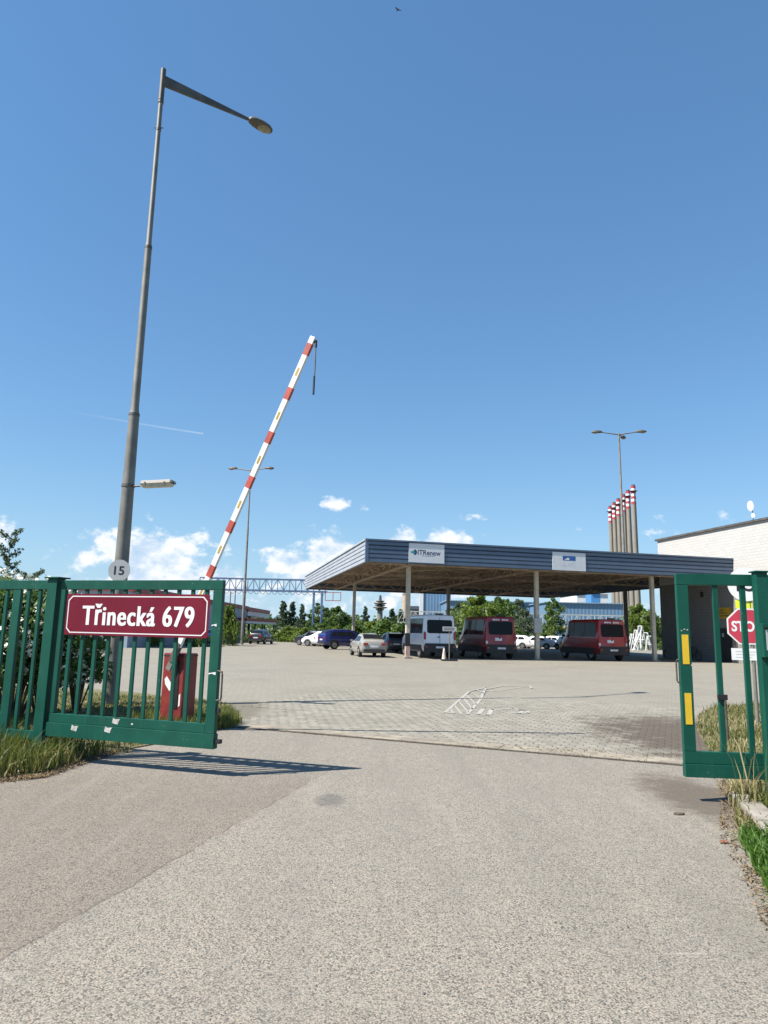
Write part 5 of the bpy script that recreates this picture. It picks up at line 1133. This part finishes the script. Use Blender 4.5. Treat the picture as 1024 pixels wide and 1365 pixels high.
# ------------------------------------------------------------------ trees and shrubs
TG = 'trees behind the yard'
for k, px, top_, Y, l, wd in [
    ('pine', 376, 802, 150, 'dark pine tree right of the red edged shelter', 1.0), ('pine', 389, 803, 152, 'dark pine tree second from the red shelter', .9), ('pine', 402, 806, 150, 'dark pine tree under the blue gantry', .8),
    ('poplar', 424, 803, 112, 'tall leafy tree behind the gantry leg', 1.25), ('round', 448, 808, 116, 'broad leafy tree left of the back canopy column', 1.15), ('pine', 438, 818, 170, 'small pine between the two leafy trees', 1.0),
    ('pine', 487, 809, 160, 'pine tree left of the horizon tower', .8), ('pine', 522, 812, 150, 'pine tree right of the horizon tower', 1.0), ('pine', 535, 813, 152, 'pine tree touching the canopy corner column', 1.1),
    ('light', 466, 820, 118, 'pale green tree behind the back canopy column', 1.4), ('poplar', 412, 825, 108, 'bushy tree left of the gantry leg', 1.3),
    ('grey', 612, 802, 118, 'grey green tree right of the white minibus', 1.0), ('light', 640, 794, 104, 'bright leafy tree above the left red minibus', 1.25), ('round', 668, 796, 110, 'dark leafy tree right of the bright one', 1.1),
    ('grey', 697, 812, 100, 'leafy tree left of the middle canopy column', 1.0), ('poplar', 737, 796, 118, 'tall tree right of the middle canopy column', 1.0), ('grey', 690, 798, 140, 'thin tree in front of the blue hall', .8),
    ('light', 854, 806, 97, 'leafy yellow green tree left of the white building', 1.1), ('round', 872, 815, 100, 'darker tree against the white building corner', 1.0), ('light', 735, 832, 94, 'slender young tree behind the white cars', .5)]:
    tree(k, px, top_, Y, l, wd, group=TG)
SG = 'shrubs along the far edge of the yard'
for k, px, top_, Y, l, wd in [
    ('bush', 306, 806, 66, 'tall shrub right of the free gate end', .42), ('dbush', 336, 838, 80, 'low dark shrub at the foot of the lamp mast', .8), ('dbush', 365, 838, 92, 'shrub left of the hedge by the red shelter', 1.0),
    ('bush', 386, 834, 90, 'bright shrub in the far hedge under the pines', 1.3), ('bush', 405, 836, 86, 'bright shrub in the far hedge left of the gantry leg', 1.3), ('dbush', 428, 830, 96, 'dark shrub behind the small white car', 1.2),
    ('bush', 446, 834, 92, 'bright shrub behind the dark blue estate', 1.3), ('dbush', 474, 830, 98, 'dark shrub behind the beige saloon', 1.3), ('bush', 497, 828, 100, 'bright shrub above the beige saloon', 1.4),
    ('dbush', 518, 826, 96, 'dark shrub left of the corner column', 1.3), ('dbush', 540, 830, 92, 'dark shrub behind the corner column', 1.2), ('dbush', 616, 834, 96, 'dark shrub between white and red minibus', 1.2),
    ('dbush', 690, 838, 92, 'dark shrub above the white saloon', 1.0), ('dbush', 722, 836, 96, 'dark shrub behind the middle column', 1.0), ('dbush', 764, 842, 98, 'dark shrub behind the right red minibus', 1.2), ('dbush', 842, 846, 93, 'low shrub behind the trestles', .9), ('dbush', 871, 846, 92, 'low shrub left of the last column', .9),
    ('dbush', 262, 832, 60, 'dark shrub against the workshop wall', .7), ('bush', 205, 836, 58, 'low shrub left of the blue car by the workshop', .8), ('dbush', 150, 834, 55, 'dark shrub behind the lamp post at the workshop corner', 1.1)]:
    tree(k, px, top_, Y, l, wd, group=SG)
# far wood
g = np.random.default_rng(77); cs = []; rs = []
for i in range(420):
    t = g.uniform(-.9, .9); Y = g.uniform(330, 520); cs.append((t * Y, Y, g.uniform(1, 7.5))); rs.append(g.uniform(3.0, 6.0))
o = leaves(26000, cs, rs, 1.1, g, m_lf[0], 'far_wood', None); tag(o, 'dark band of far woodland along the horizon', 'wood', kind='stuff')

# flowering shrub behind the left fence
m_vib = leafmat('shrub_leaf', (.035, .075, .016), (.085, .14, .032), .35); m_flower = paint('cream_flower', (.72, .70, .58), .7, var=.1, scale=20)
def flowershrub(x, y, h, w, seed, n, label, nf):
    r_ = random.Random(seed); g = np.random.default_rng(seed); o = thing('flowering_shrub', label, 'shrub', (x, y, 0), 0, 'white flowering shrubs behind the fence'); m = MB(); cs, rs = [], []
    for i in range(26):
        an_ = i * 2.4; u = (i + .5) / 26; z = h * (.34 + .60 * u); rd = w / 2 * (.35 + .6 * r_.random()) * (1 - .55 * u ** 2)
        c_ = (math.cos(an_) * rd, math.sin(an_) * rd, z); cs.append(c_); rs.append(h * .15 * r_.uniform(.8, 1.4))
        m.tube([(c_[0] * .12, c_[1] * .12, -.02), (c_[0] * .5, c_[1] * .5, z * .55), c_], [.022, .016, .005], 5)
    m.build('stems', m_bark, o); leaves(n, cs, rs, .055, g, m_vib, 'foliage', o, aspect=1.1)
    f = MB()
    for k in range(nf):
        i = r_.randrange(len(cs)); d_ = Vector((r_.gauss(0, 1), r_.gauss(-.9, .8), r_.gauss(.3, .7))).normalized(); c_ = Vector(cs[i]) + d_ * rs[i] * 1.08
        for j in range(14):
            q = c_ + Vector((r_.gauss(0, .04), r_.gauss(0, .035), r_.gauss(0, .03))); s = r_.uniform(.016, .028); e1 = Vector((r_.gauss(0, 1), r_.gauss(0, 1), r_.gauss(0, .5))).normalized() * s; e2 = Vector((r_.gauss(0, 1), r_.gauss(0, 1), r_.gauss(0, .5))).normalized() * s
            f.add([q - e1 - e2, q + e1 - e2, q + e1 + e2, q - e1 + e2], [(0, 1, 2, 3)])
    f.build('blossoms', m_flower, o)
for i, (px, Y, top_, w, n, l, nf) in enumerate([(22, 12.6, 778, 2.0, 9000, 'flowering shrub at the left picture edge behind the fence', 130), (58, 13.2, 790, 1.4, 8000, 'flowering shrub behind the fence post', 140), (106, 13.8, 806, .95, 3600, 'flowering shrub behind the hinge side of the gate', 100), (-30, 12.2, 770, 2.0, 7000, 'flowering shrub cut by the left picture edge', 40)]):
    p = at(px, 900, Y); flowershrub(p.x, Y, at(px, top_, Y).z, w, 40 + i, n, l, nf)
def sapling(px, Y, top_, seed, label):
    p = at(px, 900, Y); h = at(px, top_, Y).z; o = thing('sapling', label, 'tree', (p.x, Y, 0)); r_ = random.Random(seed); g = np.random.default_rng(seed); m = MB(); cs, rs = [], []
    m.tube([(0, 0, -.05), (.02, 0, h * .6), (0, 0, h)], [.03, .018, .004], 6)
    for i in range(22):
        z = h * (.45 + .55 * (i + .5) / 22); an_ = i * 2.4; L_ = .24 * (1 - (z / h - .45)) + .06; e_ = Vector((math.cos(an_) * L_, math.sin(an_) * L_, z + L_ * .8)); m.tube([(0, 0, z), e_], [.008, .003], 4)
        for t in (.4, .7, 1.0): cs.append(tuple(Vector((0, 0, z)).lerp(e_, t))); rs.append(.07)
    m.build('trunk', m_bark, o); leaves(1500, cs, rs, .035, g, m_lf[3], 'crown', o)
sapling(-6, 13.6, 712, 3, 'thin young tree rising over the fence at the left edge'); sapling(28, 14.4, 768, 4, 'small sapling tip just right of the thin young tree')

# ------------------------------------------------------------------ bits on the ground
kbR = thing('edge_stone', 'half buried concrete edging stone by the right gate', 'edging stone', (3.56, 6.95, 0), R(-105))
MB().box((-.5, -.10, -.02), (.5, .10, .10)).build('stone', m_concrete, kbR, bevel=.02); MB().box((.515, -.10, -.02), (1.2, .10, .085)).build('broken_stone', m_concrete, kbR, bevel=.03)
g_ = G(905, 1086); m = MB(); m.prism([(-.05, -.02), (-.01, -.03), (.03, -.022), (.055, -.005), (.04, .025), (-.015, .022), (-.045, .014)], (0, 0, 0), (1, 0, 0), (0, 1, 0), (0, 0, 1), .02); o = m.build('dark_clod', m_bark, None, bevel=.008); o.location = g_; tag(o, 'dark clod of dirt on the asphalt before the right gate', 'clod')
g_ = G(966, 1124); m = MB(); m.add([(-.07, -.02, .012), (-.02, -.05, .02), (.05, -.03, .03), (.08, .01, .014), (.03, .045, .035), (-.04, .03, .028)], [(0, 1, 5), (1, 2, 5), (2, 4, 5), (2, 3, 4)]); o = m.build('dry_leaf', paint('dry_leaf', (.20, .085, .05), .7), None); o.location = g_; o.scale = (.7, .6, .6); tag(o, 'curled reddish dry leaf at the right kerb', 'leaf')
stones = random.Random(9)
m_peb = paint('pebble', (.10, .095, .09), .85, var=.3, scale=40)
sm = MB(); sm.lathe([(.3, -.5), (.9, -.2), (1, .1), (.6, .5)], 7); peb = sm.mesh('pebble', 40); peb.materials.append(m_peb)
for i, (px, py, w) in enumerate([(837, 1236, 'loose pebble on the asphalt right of centre'), (612, 1277, 'loose pebble near the bottom middle of the asphalt'), (565, 1325, 'loose pebble closest to the bottom edge'), (740, 1230, 'loose pebble at the middle of the right lane'), (1016, 1256, 'loose pebble at the right edge below the grass')]):
    o = bpy.data.objects.new('pebble', peb); COL.objects.link(o); o.location = G(px, py) + Vector((0, 0, .004)); s = .008; o.scale = (s, s * 1.3, s * .8); tag(o, w, 'pebble', 'loose pebbles on the asphalt')
p = at(530.5, 13, 60); bd = thing('bird', 'tiny dark bird high in the sky', 'bird', p, .6)
m = MB(); m.tube([(0, -.2, 0), (0, -.1, .01), (0, .05, .01), (0, .18, .02), (0, .24, .02)], [.01, .05, .06, .035, .008], 8); m.build('body', m_plastic, bd, smooth=60)
for s in (-1, 1): m = MB(); m.add([(s * .03, .08, .02), (s * .03, -.06, .02), (s * .22, -.05, .08), (s * .42, -.10, .04), (s * .22, .07, .09), (s * .03, .08, .03)], [(0, 1, 2, 4), (4, 2, 3), (5, 0, 4)]); m.build('wing', m_plastic, bd)
for k, o in PROTO.items():
    if k not in USED:
        for c_ in list(o.children): bpy.data.objects.remove(c_)
        bpy.data.objects.remove(o)
